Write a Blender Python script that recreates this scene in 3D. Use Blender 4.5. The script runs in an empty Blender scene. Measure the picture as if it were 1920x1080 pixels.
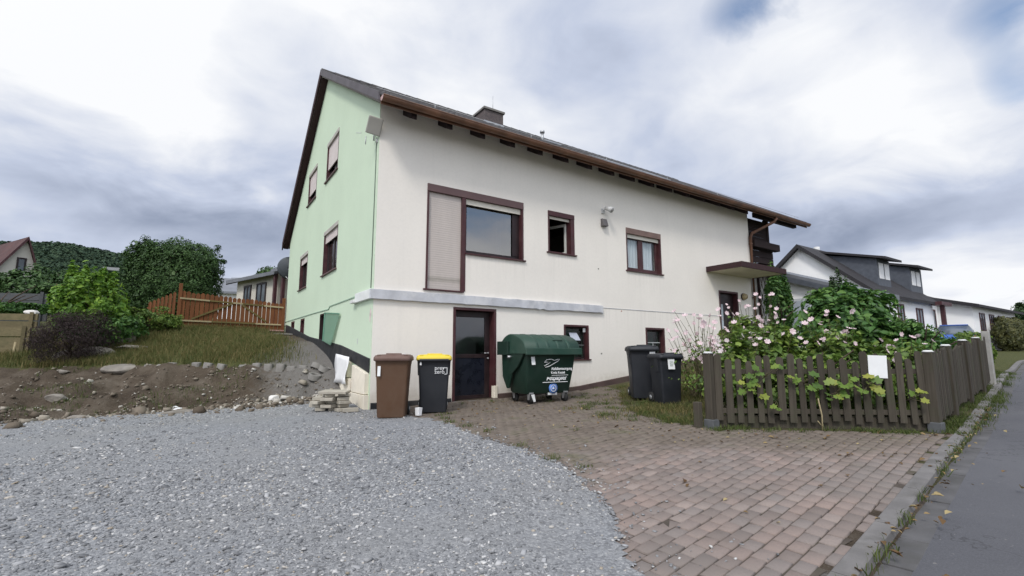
import bpy, bmesh, math, random
import numpy as np
from mathutils import Vector, Matrix
random.seed(7); RNG = np.random.default_rng(7)
S = bpy.context.scene
COL = S.collection
R = math.radians

# ------------------------------------------------------------------ camera, sky, sun, exposure
cam = bpy.data.cameras.new('camera')
cam.sensor_width = 36.0; cam.lens = 36.0*892/1920
cam.clip_start = 0.05; cam.clip_end = 5000
co = bpy.data.objects.new('camera', cam); COL.objects.link(co)
# house frame: X along the front wall, Y into the plot, Z up; origin at the front left corner, door-sill level
co.matrix_world = Matrix(((0.83146992, -0.07407304, -0.55060963, -2.9614),
                          (-0.55556884, -0.11267287, -0.823801, -9.47),
                          (-0.00101732, 0.9908673, -0.13483677, 1.0472),
                          (0, 0, 0, 1)))
S.camera = co
S.view_settings.view_transform = 'Standard'; S.view_settings.look = 'None'
S.view_settings.gamma = 1; S.view_settings.exposure = 0.30
S.view_settings.use_curve_mapping = False
S.cycles.max_bounces = 8; S.cycles.transparent_max_bounces = 12

SUN_AZ, SUN_EL = 218.0, 48.0            # degrees from +X, counter-clockwise
sun = bpy.data.lights.new('sun', 'SUN'); sun.energy = 1.5; sun.angle = R(12); sun.color = (1.0, 0.95, 0.88)
so = bpy.data.objects.new('sun', sun); COL.objects.link(so)
d = Vector((math.cos(R(SUN_AZ))*math.cos(R(SUN_EL)), math.sin(R(SUN_AZ))*math.cos(R(SUN_EL)), math.sin(R(SUN_EL))))
so.rotation_euler = d.to_track_quat('Z', 'Y').to_euler()
so.location = (-20, -20, 30)

W = bpy.data.worlds.new('World'); S.world = W; W.use_nodes = True
def sky_world():
    nt = W.node_tree; nt.nodes.clear(); N = nt.nodes; L = nt.links
    out = N.new('ShaderNodeOutputWorld'); bg = N.new('ShaderNodeBackground'); bg.inputs[1].default_value = 0.14
    L.new(bg.outputs[0], out.inputs[0])
    sky = N.new('ShaderNodeTexSky'); sky.sky_type = 'NISHITA'; sky.sun_disc = False
    sky.sun_elevation = R(SUN_EL); sky.sun_rotation = R(90-SUN_AZ)
    tc = N.new('ShaderNodeTexCoord'); sep = N.new('ShaderNodeSeparateXYZ'); L.new(tc.outputs['Generated'], sep.inputs[0])
    def M(op, a, b=None, c=None, clamp=False):
        n = N.new('ShaderNodeMath'); n.operation = op; n.use_clamp = clamp
        for i, v in enumerate((a, b, c)):
            if v is None: continue
            if isinstance(v, (int, float)): n.inputs[i].default_value = v
            else: L.new(v, n.inputs[i])
        return n.outputs[0]
    az = M('MULTIPLY', M('ARCTAN2', sep.outputs[1], sep.outputs[0]), 57.2958)
    el = M('MULTIPLY', M('ARCSINE', sep.outputs[2]), 57.2958)
    # flat cloud deck seen in perspective: direction divided by its height
    den = M('ADD', M('MAXIMUM', sep.outputs[2], 0.0), 0.30)
    cx = M('DIVIDE', sep.outputs[0], den); cy = M('DIVIDE', sep.outputs[1], den)
    cmb = N.new('ShaderNodeCombineXYZ'); L.new(cx, cmb.inputs[0]); L.new(cy, cmb.inputs[1])
    def noise(scale, detail, rough, off, dist=0.0):
        mp = N.new('ShaderNodeMapping'); mp.inputs['Location'].default_value = off
        L.new(cmb.outputs[0], mp.inputs[0])
        n = N.new('ShaderNodeTexNoise'); n.inputs['Scale'].default_value = scale
        n.inputs['Detail'].default_value = detail; n.inputs['Roughness'].default_value = rough
        n.inputs['Distortion'].default_value = dist
        L.new(mp.outputs[0], n.inputs['Vector']); return n.outputs[0]
    n1 = noise(1.15, 7, 0.52, (3.1, 1.7, 0.4), 0.4); n2 = noise(3.2, 9, 0.55, (7.7, 4.2, 1.1), 0.5)
    wob = M('MULTIPLY', M('SUBTRACT', n1, 0.5), 10.0); wob2 = M('MULTIPLY', M('SUBTRACT', n2, 0.5), 7.0)
    azw = M('ADD', az, M('ADD', wob, wob2)); elw = M('ADD', el, M('SUBTRACT', wob2, wob))
    def blob(a, e, sa, se, amp):
        x = M('DIVIDE', M('SUBTRACT', azw, a), sa); y = M('DIVIDE', M('SUBTRACT', elw, e), se)
        r2 = M('ADD', M('MULTIPLY', x, x), M('MULTIPLY', y, y))
        return M('MULTIPLY', M('EXPONENT', M('MULTIPLY', r2, -1.0)), amp)
    t = M('ADD', M('MULTIPLY', M('SUBTRACT', n1, 0.5), 0.8), M('MULTIPLY', M('SUBTRACT', n2, 0.5), 0.45))
    # billows, laid over the whole dome of directions
    mb_ = N.new('ShaderNodeTexNoise'); mb_.inputs['Scale'].default_value = 5.5; mb_.inputs['Detail'].default_value = 6; mb_.inputs['Roughness'].default_value = .5; mb_.inputs['Distortion'].default_value = .5
    mp_ = N.new('ShaderNodeMapping'); mp_.inputs['Scale'].default_value = (1, 1, 1.7); mp_.inputs['Location'].default_value = (.7, 2.3, 1.9); L.new(tc.outputs['Generated'], mp_.inputs[0]); L.new(mp_.outputs[0], mb_.inputs['Vector'])
    t = M('ADD', t, M('MULTIPLY', M('SUBTRACT', mb_.outputs[0], 0.5), 0.70))
    t = M('ADD', t, 0.70)
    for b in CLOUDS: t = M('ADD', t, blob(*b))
    ramp = N.new('ShaderNodeValToRGB'); L.new(t, ramp.inputs[0])
    cr = ramp.color_ramp; cr.elements[0].position = 0.0; cr.elements[0].color = (.20, .24, .335, 1)
    cr.elements[1].position = 1.0; cr.elements[1].color = (.80, .81, .83, 1)
    e = cr.elements.new(.5); e.color = (.465, .515, .635, 1)
    mul = N.new('ShaderNodeVectorMath'); mul.operation = 'SCALE'; mul.inputs['Scale'].default_value = 7.0
    glow = N.new('ShaderNodeVectorMath'); glow.operation = 'SCALE'; L.new(ramp.outputs[0], glow.inputs[0])
    # glow added to the clouds around the sun, behind the view, to brighten the front wall
    dt = N.new('ShaderNodeVectorMath'); dt.operation = 'DOT_PRODUCT'; L.new(tc.outputs['Generated'], dt.inputs[0]); dt.inputs[1].default_value = tuple(d)
    L.new(M('ADD', M('MULTIPLY', M('POWER', M('MAXIMUM', dt.outputs['Value'], 0.0), 2.0), 1.1), 1.0), glow.inputs['Scale'])
    L.new(glow.outputs[0], mul.inputs[0])
    hole = M('SUBTRACT', n2, 0.60)
    for b in HOLES: hole = M('ADD', hole, blob(*b))
    hole = M('ADD', hole, M('MULTIPLY', M('SUBTRACT', n1, 0.5), 0.9)); hole = M('MULTIPLY', hole, 2.6, clamp=True)
    hole = M('MULTIPLY', hole, 0.92)
    mix = N.new('ShaderNodeMix'); mix.data_type = 'RGBA'
    L.new(hole, mix.inputs[0]); L.new(mul.outputs[0], mix.inputs[6]); L.new(sky.outputs[0], mix.inputs[7])
    L.new(mix.outputs[2], bg.inputs[0])
# (azimuth, elevation, width, height in degrees, amount) of the brighter and darker cloud banks
CLOUDS = [(103, 25, 16, 9, .34), (95, 33, 14, 8, .20), (74, 38, 14, 7, .25), (91, 22, 7, 3, .15), (72, 22, 8, 8, .22), (60, 27, 6, 5, .25),
          (22, 28, 9, 8, .30), (12, 21, 10, 6, .30), (13, 5.5, 9, 2.6, .33), (82, 26, 6, 5, .12),
          (90, 13.5, 17, 4.6, -.55), (103, 17.5, 8, 3.0, -.22), (76, 15, 8, 6, -.15), (44, 33, 9, 6, -.12), (19, 12.5, 17, 4.2, -.48), (38, 18, 10, 4, -.18),
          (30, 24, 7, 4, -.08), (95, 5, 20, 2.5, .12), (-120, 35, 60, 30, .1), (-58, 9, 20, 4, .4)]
HOLES = [(27.5, 36.0, 5.0, 3.2, .58), (6.0, 29, 4.5, 4, .60), (6.0, 22.5, 3.2, 3.4, .50), (-60, 19, 22, 5.5, .42), (-40, 20, 14, 12, .2), (22, 25, 3, 3, .08), (-45, 25, 40, 14, .16), (-90, 30, 30, 14, .12),
         (60, 20, 60, 40, -.12)]
sky_world()

# ------------------------------------------------------------------ helpers
def tag(o, label=None, cat=None, group=None, kind=None):
    if label: o['label'] = label
    if cat: o['category'] = cat
    if group: o['group'] = group
    if kind: o['kind'] = kind
    return o
def thing(name, label, cat, loc=(0, 0, 0), rz=0.0, group=None):
    o = bpy.data.objects.new(name, None); COL.objects.link(o); o.empty_display_size = 0.1
    o.location = loc; o.rotation_euler = (0, 0, rz)
    return tag(o, label, cat, group)
def copy_tree(o, parent=None):
    c = o.copy(); COL.objects.link(c)
    if parent: c.parent = parent
    for ch in list(o.children): copy_tree(ch, c)
    return c

class MB:
    def __init__(s): s.v = []; s.f = []; s.m = []; s.sm = []
    def add(s, vs, fs, mi=0, smooth=False):
        n = len(s.v); s.v.extend(tuple(v) for v in vs)
        for f in fs: s.f.append(tuple(i+n for i in f)); s.m.append(mi); s.sm.append(smooth)
        return s
    def box(s, x0, x1, y0, y1, z0, z1, mi=0):
        return s.add([(x0,y0,z0),(x1,y0,z0),(x1,y1,z0),(x0,y1,z0),(x0,y0,z1),(x1,y0,z1),(x1,y1,z1),(x0,y1,z1)],
              [(3,2,1,0),(4,5,6,7),(0,1,5,4),(1,2,6,5),(2,3,7,6),(3,0,4,7)], mi)
    def beam(s, a, b, w, h, up=(0,0,1), mi=0):
        a = Vector(a); b = Vector(b); t = (b-a).normalized(); u = Vector(up); sd = t.cross(u).normalized(); u = sd.cross(t).normalized()
        vs = [p + sd*sx*w/2 + u*sz*h/2 for p in (a, b) for sx, sz in ((-1,-1),(1,-1),(1,1),(-1,1))]
        return s.add(vs, [(0,1,2,3),(7,6,5,4),(0,4,5,1),(1,5,6,2),(2,6,7,3),(3,7,4,0)], mi)
    def prism(s, poly, ext, mi=0):
        n = len(poly); e = Vector(ext); p = [Vector(q) for q in poly]
        return s.add(p + [q+e for q in p], [tuple(range(n))[::-1], tuple(range(n, 2*n))] + [(i, (i+1)%n, n+(i+1)%n, n+i) for i in range(n)], mi)
    def tube(s, path, r, n=8, mi=0, r2=None, cap=True):
        path = [Vector(p) for p in path]; k = len(path); rings = []
        for i, p in enumerate(path):
            t = (path[min(i+1,k-1)]-path[max(i-1,0)]).normalized()
            a = t.cross(Vector((0,0,1)))
            if a.length < 1e-3: a = t.cross(Vector((1,0,0)))
            a.normalize(); b = t.cross(a)
            rr = r if r2 is None else r + (r2-r)*i/(k-1)
            rings.append([p + a*math.cos(2*math.pi*j/n)*rr + b*math.sin(2*math.pi*j/n)*rr for j in range(n)])
        vs = [v for g in rings for v in g]
        fs = [(i*n+j, (i+1)*n+j, (i+1)*n+(j+1)%n, i*n+(j+1)%n) for i in range(k-1) for j in range(n)]
        if cap: fs += [tuple(range(n))[::-1][::-1], tuple(range((k-1)*n, k*n))[::-1]]
        return s.add(vs, fs, mi, True)
    def loft(s, rings, mi=0, cap0=True, cap1=True, smooth=True):
        n = len(rings[0]); k = len(rings); vs = [v for g in rings for v in g]
        fs = [(i*n+j, i*n+(j+1)%n, (i+1)*n+(j+1)%n, (i+1)*n+j) for i in range(k-1) for j in range(n)]
        s.add(vs, fs, mi, smooth)
        if cap0: s.add(rings[0], [tuple(range(n))[::-1]], mi)
        if cap1: s.add(rings[-1], [tuple(range(n))], mi)
        return s
    def build(s, name, mats, parent=None, bevel=0, loc=None, rot=None, kind=None, seg=2):
        me = bpy.data.meshes.new(name); me.from_pydata(s.v, [], s.f)
        if not isinstance(mats, (list, tuple)): mats = [mats]
        for m in mats: me.materials.append(m)
        me.polygons.foreach_set('material_index', s.m); me.polygons.foreach_set('use_smooth', s.sm); me.update()
        bm = bmesh.new(); bm.from_mesh(me)
        bmesh.ops.recalc_face_normals(bm, faces=bm.faces); bm.to_mesh(me); bm.free()
        o = bpy.data.objects.new(name, me); COL.objects.link(o)
        if parent: o.parent = parent
        if loc: o.location = loc
        if rot: o.rotation_euler = rot
        if kind: o['kind'] = kind
        if bevel:
            b = o.modifiers.new('bevel', 'BEVEL'); b.width = bevel; b.segments = seg; b.limit_method = 'ANGLE'; b.angle_limit = R(40)
            b.harden_normals = False
        return o
def np_mesh(name, V, F, mat, parent=None, smooth=False, attr=None, kind=None):
    """V (n,3), F (m,k) all faces of k corners"""
    me = bpy.data.meshes.new(name); k = F.shape[1]
    me.vertices.add(len(V)); me.vertices.foreach_set('co', np.ascontiguousarray(V, dtype=np.float32).ravel())
    me.loops.add(F.size); me.loops.foreach_set('vertex_index', np.ascontiguousarray(F, dtype=np.int32).ravel())
    me.polygons.add(len(F)); me.polygons.foreach_set('loop_start', np.arange(0, F.size, k, dtype=np.int32))
    if smooth: me.polygons.foreach_set('use_smooth', np.ones(len(F), dtype=bool))
    for nm, a in (attr or {}).items():
        at = me.attributes.new(nm, 'FLOAT', 'POINT'); at.data.foreach_set('value', np.asarray(a, dtype=np.float32))
    me.update(calc_edges=True); me.validate()
    me.materials.append(mat)
    o = bpy.data.objects.new(name, me); COL.objects.link(o)
    if parent: o.parent = parent
    if kind: o['kind'] = kind
    return o

# ------------------------------------------------------------------ materials
class NT:
    def __init__(s, name):
        s.m = bpy.data.materials.new(name); s.m.use_nodes = True; s.t = s.m.node_tree
        s.t.nodes.clear(); s.out = s.t.nodes.new('ShaderNodeOutputMaterial'); s.b = s.n('ShaderNodeBsdfPrincipled'); s.l(s.b.outputs[0], s.out.inputs[0])
        s.tc = None
    def n(s, t): return s.t.nodes.new(t)
    def l(s, a, b): s.t.links.new(a, b)
    def co(s, scale=(1, 1, 1), kind='Object'):
        if kind == 'World':
            g = s.n('ShaderNodeNewGeometry'); o = g.outputs['Position']
        else:
            if not s.tc: s.tc = s.n('ShaderNodeTexCoord')
            o = s.tc.outputs[kind]
        if scale == (1, 1, 1): return o
        mp = s.n('ShaderNodeMapping'); mp.inputs['Scale'].default_value = scale; s.l(o, mp.inputs[0]); return mp.outputs[0]
    def noise(s, v, scale, detail=5, rough=.55, dist=0):
        n = s.n('ShaderNodeTexNoise'); n.inputs['Scale'].default_value = scale; n.inputs['Detail'].default_value = detail
        n.inputs['Roughness'].default_value = rough; n.inputs['Distortion'].default_value = dist; s.l(v, n.inputs['Vector']); return n.outputs[0]
    def ramp(s, f, stops):
        r = s.n('ShaderNodeValToRGB'); s.l(f, r.inputs[0]); e = r.color_ramp.elements
        while len(e) < len(stops): e.new(.5)
        for q, (p, c) in zip(e, stops):
            q.position = p; q.color = (c if len(c) == 4 else (*c, 1)) if not isinstance(c, (int, float)) else (c, c, c, 1)
        return r.outputs[0]
    def mix(s, f, a, b, mode='MIX'):
        m = s.n('ShaderNodeMix'); m.data_type = 'RGBA'; m.blend_type = mode
        for i, v in ((0, f), (6, a), (7, b)):
            if isinstance(v, (int, float)): m.inputs[i].default_value = v
            elif isinstance(v, tuple): m.inputs[i].default_value = (*v, 1) if len(v) == 3 else v
            else: s.l(v, m.inputs[i])
        return m.outputs[2]
    def math(s, op, a, b=0.0, clamp=False):
        m = s.n('ShaderNodeMath'); m.operation = op; m.use_clamp = clamp
        for i, v in enumerate((a, b)):
            if isinstance(v, (int, float)): m.inputs[i].default_value = v
            else: s.l(v, m.inputs[i])
        return m.outputs[0]
    def bump(s, h, strength=.3, dist=.01, normal=None):
        b = s.n('ShaderNodeBump'); b.inputs['Strength'].default_value = strength; b.inputs['Distance'].default_value = dist
        s.l(h, b.inputs['Height'])
        if normal: s.l(normal, b.inputs['Normal'])
        s.l(b.outputs[0], s.b.inputs['Normal']); return b.outputs[0]
    def base(s, v):
        if isinstance(v, tuple): s.b.inputs['Base Color'].default_value = (*v, 1)
        else: s.l(v, s.b.inputs['Base Color'])
    def rough(s, v):
        if isinstance(v, (int, float)): s.b.inputs['Roughness'].default_value = v
        else: s.l(v, s.b.inputs['Roughness'])
    def spec(s, v): s.b.inputs['Specular IOR Level'].default_value = v

def mottled(name, c, var=.25, scale=3.0, rough=.7, bump=.2, bscale=60.0, bdist=.003, spec=.4, dirt=None, dirt_amt=.4, metal=0.0, stretch=(1, 1, 1)):
    m = NT(name); v = m.co(stretch)
    n = m.noise(v, scale, 6); lo = tuple(x*(1-var) for x in c); hi = tuple(min(1, x*(1+var)) for x in c)
    col = m.ramp(n, [(.3, lo), (.7, hi)])
    if dirt:
        d = m.noise(v, scale*.55, 8, .65, .6); col = m.mix(m.ramp(d, [(.48, 0.0), (.72, dirt_amt)]), col, dirt)
    m.base(col); r = m.noise(v, scale*2, 4); m.rough(m.ramp(r, [(.3, max(0, rough-.1)), (.7, min(1, rough+.1))]))
    m.spec(spec); m.b.inputs['Metallic'].default_value = metal
    if bump: m.bump(m.noise(v, bscale, 4), bump, bdist)
    return m.m
def stucco(name, c, streak=(.35, .36, .34), splash=False):
    m = NT(name); v = m.co()
    n = m.noise(v, .7, 6, .6); col = m.ramp(n, [(.3, tuple(x*.93 for x in c)), (.7, c)])
    n2 = m.noise(v, 14, 6, .7); col = m.mix(m.ramp(n2, [(.45, 0.0), (.75, .18)]), col, tuple(x*.72 for x in c))
    st = m.noise(m.co((2.2, 2.2, .16)), 1.3, 7, .62, .3); col = m.mix(m.ramp(st, [(.55, 0.0), (.9, .12)]), col, streak)
    if splash:      # soil splashed up the foot of the wall by rain
        sp = m.n('ShaderNodeSeparateXYZ'); m.l(v, sp.inputs[0])
        zz = m.math('ADD', m.math('SUBTRACT', sp.outputs[2], m.math('MULTIPLY', m.math('MAXIMUM', m.math('SUBTRACT', sp.outputs[0], 5.5), 0.0), .13)), m.math('MULTIPLY', m.math('SUBTRACT', m.noise(v, 5, 7, .7), .5), -.7))
        col = m.mix(m.ramp(zz, [(.02, .5), (.38, 0.0)]), col, (.40, .34, .26))
    if splash:      # grime washed down from the window sills
        runs = None; nz = m.noise(m.co((9, 9, .5)), 1.2, 5, .6)
        for a_, b_, z_ in ((1.1, 1.25, 3.3), (2.1, 3.75, 3.27), (4.45, 5.45, 3.6), (7.35, 9.0, 3.4), (4.9, 5.9, .85), (6.3, 11.7, 2.27)):
            inu = m.math('MULTIPLY', m.math('GREATER_THAN', sp.outputs[0], a_), m.math('LESS_THAN', sp.outputs[0], b_)); dz = m.math('SUBTRACT', z_, sp.outputs[2])
            f = m.math('MULTIPLY', m.math('MULTIPLY', inu, m.math('GREATER_THAN', dz, 0.0)), m.ramp(dz, [(0.0, .6), (.75, 0.0)])); runs = f if runs is None else m.math('MAXIMUM', runs, f)
        col = m.mix(m.math('MULTIPLY', runs, m.ramp(nz, [(.46, 0.0), (.75, .32)])), col, (.36, .33, .28))
    m.base(col); m.rough(.92); m.spec(.2)
    h = m.noise(v, 150, 3, .6); h2 = m.noise(v, 34, 4, .6); m.bump(m.math('ADD', h, m.math('MULTIPLY', h2, .7)), .35, .004)
    return m.m
def wood(name, c, c2, var_scale=1.0, rough=.8, grain=(24, 24, 1.2), moss=None):
    m = NT(name); v = m.co(grain)
    oi = m.n('ShaderNodeObjectInfo')
    g = m.noise(v, 1.4, 7, .65, .5); col = m.ramp(g, [(.28, c2), (.72, c)])
    n = m.noise(m.co(), 2.3, 5); col = m.mix(m.ramp(n, [(.4, 0.0), (.75, .45)]), col, tuple(x*.6 for x in c))
    if moss: col = m.mix(m.ramp(m.noise(m.co(), 3.1, 8, .7), [(.5, 0.0), (.68, .6)]), col, moss)
    hs = m.n('ShaderNodeHueSaturation'); m.l(col, hs.inputs['Color'])
    m.l(m.math('ADD', m.math('MULTIPLY', oi.outputs['Random'], .45*var_scale), 1-.22*var_scale), hs.inputs['Value'])
    m.base(hs.outputs[0]); m.rough(rough); m.spec(.25); m.bump(g, .35, .004)
    return m.m
def leafmat(name, stops, trans=.25, rough=.5, spec=.35, per_object=False):
    m = NT(name); g = m.n('ShaderNodeNewGeometry')
    n = m.noise(m.co(kind='World'), 1.6, 3)
    rnd = m.n('ShaderNodeObjectInfo').outputs['Random'] if per_object else g.outputs['Random Per Island']
    f = m.math('ADD', m.math('MULTIPLY', rnd, .62), m.math('MULTIPLY', m.math('SUBTRACT', n, .22), .62), True)
    col = m.ramp(f, stops); m.base(col); m.rough(rough); m.spec(spec)
    tr = m.n('ShaderNodeBsdfTranslucent'); m.l(col, tr.inputs[0]); ms = m.n('ShaderNodeMixShader'); ms.inputs[0].default_value = trans
    m.l(m.b.outputs[0], ms.inputs[1]); m.l(tr.outputs[0], ms.inputs[2]); m.l(ms.outputs[0], m.out.inputs[0])
    return m.m
def glassmat(name, tint=(.75, .8, .8), base_refl=.12, rough=.0, wavy=.02):
    m = NT(name); m.t.nodes.remove(m.b)
    fr = m.n('ShaderNodeFresnel'); fr.inputs[0].default_value = 1.5
    gl = m.n('ShaderNodeBsdfGlossy'); gl.inputs['Roughness'].default_value = rough
    tr = m.n('ShaderNodeBsdfTransparent'); tr.inputs[0].default_value = (*tint, 1)
    bp = m.n('ShaderNodeBump'); bp.inputs['Strength'].default_value = wavy; bp.inputs['Distance'].default_value = .05
    m.l(m.noise(m.co(), 1.3, 2), bp.inputs['Height']); m.l(bp.outputs[0], gl.inputs['Normal'])
    ge = m.n('ShaderNodeNewGeometry'); front = m.math('SUBTRACT', 1.0, ge.outputs['Backfacing'])      # a pane reflects at its outer face only
    ms = m.n('ShaderNodeMixShader'); m.l(m.math('MULTIPLY', m.math('ADD', fr.outputs[0], base_refl, True), front), ms.inputs[0])
    m.l(tr.outputs[0], ms.inputs[1]); m.l(gl.outputs[0], ms.inputs[2]); m.l(ms.outputs[0], m.out.inputs[0])
    return m.m
def plastic(name, c, rough=.45, dirt=(.25, .22, .18), amt=.18):
    m = NT(name); v = m.co()
    n = m.noise(v, 2.2, 7, .65, .4); col = m.mix(m.ramp(n, [(.42, 0.0), (.8, amt)]), c, dirt)
    sc = m.noise(m.co((30, 30, 3)), 2, 5, .7); col = m.mix(m.ramp(sc, [(.62, 0.0), (.8, .25)]), col, tuple(min(1, x*2.2+.03) for x in c))
    m.base(col); m.rough(m.ramp(n, [(.3, rough), (.7, min(1, rough+.25))])); m.spec(.45); m.bump(m.noise(v, 220, 2), .08, .001)
    return m.m

MAT = {}
MAT['stucco_white'] = stucco('cream_stucco', (.86, .815, .745), splash=True)
MAT['stucco_green'] = stucco('green_stucco', (.60, .715, .55), (.42, .55, .45))
MAT['band_grey'] = mottled('grey_primer', (.50, .51, .54), .14, 4, .85, .4, 45, .006, dirt=(.72, .71, .7), dirt_amt=.8)
MAT['bitumen'] = mottled('bitumen_black', (.018, .019, .022), .4, 3, .7, .5, 30, .01, dirt=(.08, .075, .07), dirt_amt=.5)
MAT['plinth'] = mottled('plinth_brown', (.085, .055, .05), .3, 3, .85, .3, 60, .004, dirt=(.12, .1, .07), dirt_amt=.5)
MAT['frame'] = mottled('maroon_frame', (.062, .020, .023), .3, 5, .5, .1, 90, .002, .4, dirt=(.10, .06, .055), dirt_amt=.5)
MAT['frame_dark'] = mottled('dark_frame', (.022, .012, .013), .3, 5, .45, .1, 90, .002)
MAT['shutter_head'] = mottled('brown_shutter_head', (.13, .078, .078), .15, 2, .6, .05, 90, .002)
MAT['cream_pvc'] = mottled('cream_pvc', (.68, .64, .56), .08, 3, .5, 0)
MAT['glass'] = glassmat('window_glass', base_refl=.30)
MAT['glass_clear'] = glassmat('clear_glass', (.92, .94, .94), base_refl=.03)
MAT['glass_dark'] = glassmat('dark_glass', (.30, .36, .42), base_refl=.05, rough=.12, wavy=.08)
MAT['glass_frost'] = glassmat('frosted_glass', (.55, .66, .63), base_refl=.05, rough=.3)
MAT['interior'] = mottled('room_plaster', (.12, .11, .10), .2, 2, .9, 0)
MAT['curtain'] = mottled('net_curtain', (.62, .65, .69), .12, 6, .9, 0, stretch=(6, 6, .3))
MAT['tile'] = mottled('roof_tile', (.060, .056, .058), .4, 6, .8, .4, 40, .006, dirt=(.12, .12, .10), dirt_amt=.5)
MAT['gutter'] = mottled('brown_gutter', (.17, .085, .050), .3, 2.5, .5, .05, 80, .002, dirt=(.07, .04, .028), dirt_amt=.7)
MAT['verge'] = wood('verge_board', (.055, .028, .030), (.035, .018, .02), .1)
MAT['rafter'] = wood('rafter_wood', (.030, .018, .018), (.018, .011, .011), .3)
MAT['soffit'] = wood('soffit_board', (.34, .31, .28), (.28, .25, .22), .1, grain=(2, 20, 20))
MAT['brick'] = None
MAT['white_paint'] = mottled('white_paint', (.62, .62, .61), .12, 8, .6, .05, dirt=(.3, .3, .28), dirt_amt=.5)
MAT['insul'] = mottled('insulation_foam', (.78, .72, .60), .10, 3, .9, .3, 120, .003, dirt=(.5, .44, .36), dirt_amt=.5)
MAT['white_sheet'] = mottled('white_sheet', (.80, .80, .80), .05, 3, .6, .3, 9, .02)
MAT['concrete'] = mottled('concrete', (.22, .21, .195), .2, 4, .9, .4, 70, .004, dirt=(.12, .11, .09), dirt_amt=.6)
MAT['slab'] = mottled('paving_slab', (.40, .37, .31), .16, 5, .9, .4, 90, .003, dirt=(.2, .17, .13), dirt_amt=.5)
MAT['kerb'] = mottled('kerb_stone', (.165, .157, .152), .2, 5, .9, .4, 70, .005, dirt=(.09, .085, .075), dirt_amt=.7)
MAT['gal'] = mottled('galvanised', (.45, .46, .47), .2, 8, .45, .05, metal=.7)
MAT['rubber'] = mottled('rubber', (.02, .02, .02), .3, 8, .8, .1)
MAT['bin_brown'] = plastic('brown_plastic', (.085, .041, .019), .5)
MAT['bin_brown_lid'] = plastic('brown_lid', (.115, .062, .046), .5, (.4, .33, .3), .3)
MAT['bin_black'] = plastic('black_plastic', (.014, .016, .021), .42, (.10, .10, .10), .15)
MAT['bin_yellow'] = plastic('yellow_plastic', (.72, .55, .045), .45, (.4, .33, .1), .2)
MAT['bin_green'] = plastic('green_plastic', (.007, .027, .018), .42, (.08, .10, .08), .18)
MAT['bin_green_lid'] = plastic('green_lid', (.017, .054, .037), .42, (.12, .15, .12), .25)
MAT['sticker'] = mottled('white_sticker', (.75, .76, .76), .04, 9, .5, 0)
MAT['sticker_blue'] = mottled('blue_sticker', (.10, .22, .58), .06, 9, .5, 0)
MAT['fence_old'] = wood('weathered_picket', (.086, .074, .058), (.040, .034, .026), 1.0, .9, moss=(.055, .060, .035))
MAT['fence_red'] = wood('red_picket', (.20, .078, .031), (.115, .043, .018), .6)
MAT['rail_pale'] = wood('pale_rail', (.42, .36, .22), (.30, .24, .14), .4, grain=(1.2, 24, 24))
MAT['board_yellow'] = wood('old_yellow_board', (.20, .165, .09), (.12, .10, .055), .5, grain=(1.2, 20, 20), moss=(.08, .085, .04))
MAT['board_grey'] = wood('old_grey_board', (.10, .105, .11), (.06, .062, .066), .5, grain=(1.2, 20, 20))
MAT['bark'] = wood('bark', (.085, .062, .045), (.045, .033, .024), .3)
MAT['stem'] = mottled('stem', (.10, .085, .045), .3, 6, .8, .1)
MAT['rock'] = mottled('rock', (.22, .20, .175), .3, 4, .95, .6, 14, .03, dirt=(.16, .14, .10), dirt_amt=.6)
MAT['rock_white'] = mottled('lime_rock', (.70, .68, .64), .12, 5, .9, .5, 14, .03)
MAT['slate'] = mottled('slate_cladding', (.085, .095, .115), .2, 5, .6, .2, 30, .01)
MAT['roof_grey'] = mottled('grey_roof', (.17, .18, .20), .2, 1.2, .7, .2, 12, .02)
MAT['roof_dark'] = mottled('dark_roof', (.030, .028, .031), .25, 1.2, .8, .3, 10, .02)
MAT['far_white'] = mottled('far_white_wall', (.90, .90, .90), .04, 1, .9, 0)
MAT['far_cream'] = mottled('far_cream_wall', (.60, .57, .50), .08, 1, .9, 0)
MAT['far_glass'] = mottled('far_window', (.10, .12, .14), .3, 2, .15, 0)
MAT['blue_car'] = mottled('blue_car_paint', (.03, .10, .40), .05, 3, .3, 0, spec=.6)
MAT['red_lens'] = mottled('red_lens', (.55, .02, .02), .1, 9, .2, 0)
MAT['petal'] = leafmat('pink_petal', [(.2, (.75, .52, .58)), (.6, (.85, .68, .70)), (.9, (.88, .80, .80))], .35, .6)
MAT['petal_pale'] = leafmat('pale_petal', [(.2, (.72, .55, .58)), (.6, (.82, .74, .74)), (.9, (.85, .82, .81))], .4, .6)
MAT['leaf_bush'] = leafmat('bush_leaf', [(.1, (.026, .070, .018)), (.5, (.068, .160, .036)), (.9, (.16, .28, .06))])
MAT['leaf_low'] = leafmat('low_leaf', [(.1, (.050, .092, .020)), (.5, (.12, .20, .038)), (.9, (.24, .32, .06))])
MAT['leaf_lime'] = leafmat('lime_leaf', [(.05, (.05, .11, .018)), (.45, (.13, .26, .035)), (.9, (.30, .45, .06))], .35)
MAT['leaf_maple'] = leafmat('maple_leaf', [(.05, (.07, .14, .03)), (.5, (.17, .27, .05)), (.95, (.40, .38, .07))], .35, per_object=True)
MAT['leaf_hedge'] = leafmat('hedge_leaf', [(.1, (.026, .058, .016)), (.55, (.052, .110, .028)), (.95, (.095, .17, .045))], .1, .6)
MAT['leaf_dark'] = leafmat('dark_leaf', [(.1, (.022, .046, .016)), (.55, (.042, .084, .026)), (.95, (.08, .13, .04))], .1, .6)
MAT['leaf_olive'] = leafmat('olive_leaf', [(.1, (.040, .046, .017)), (.5, (.080, .088, .028)), (.95, (.15, .14, .042))], .25)
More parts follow.
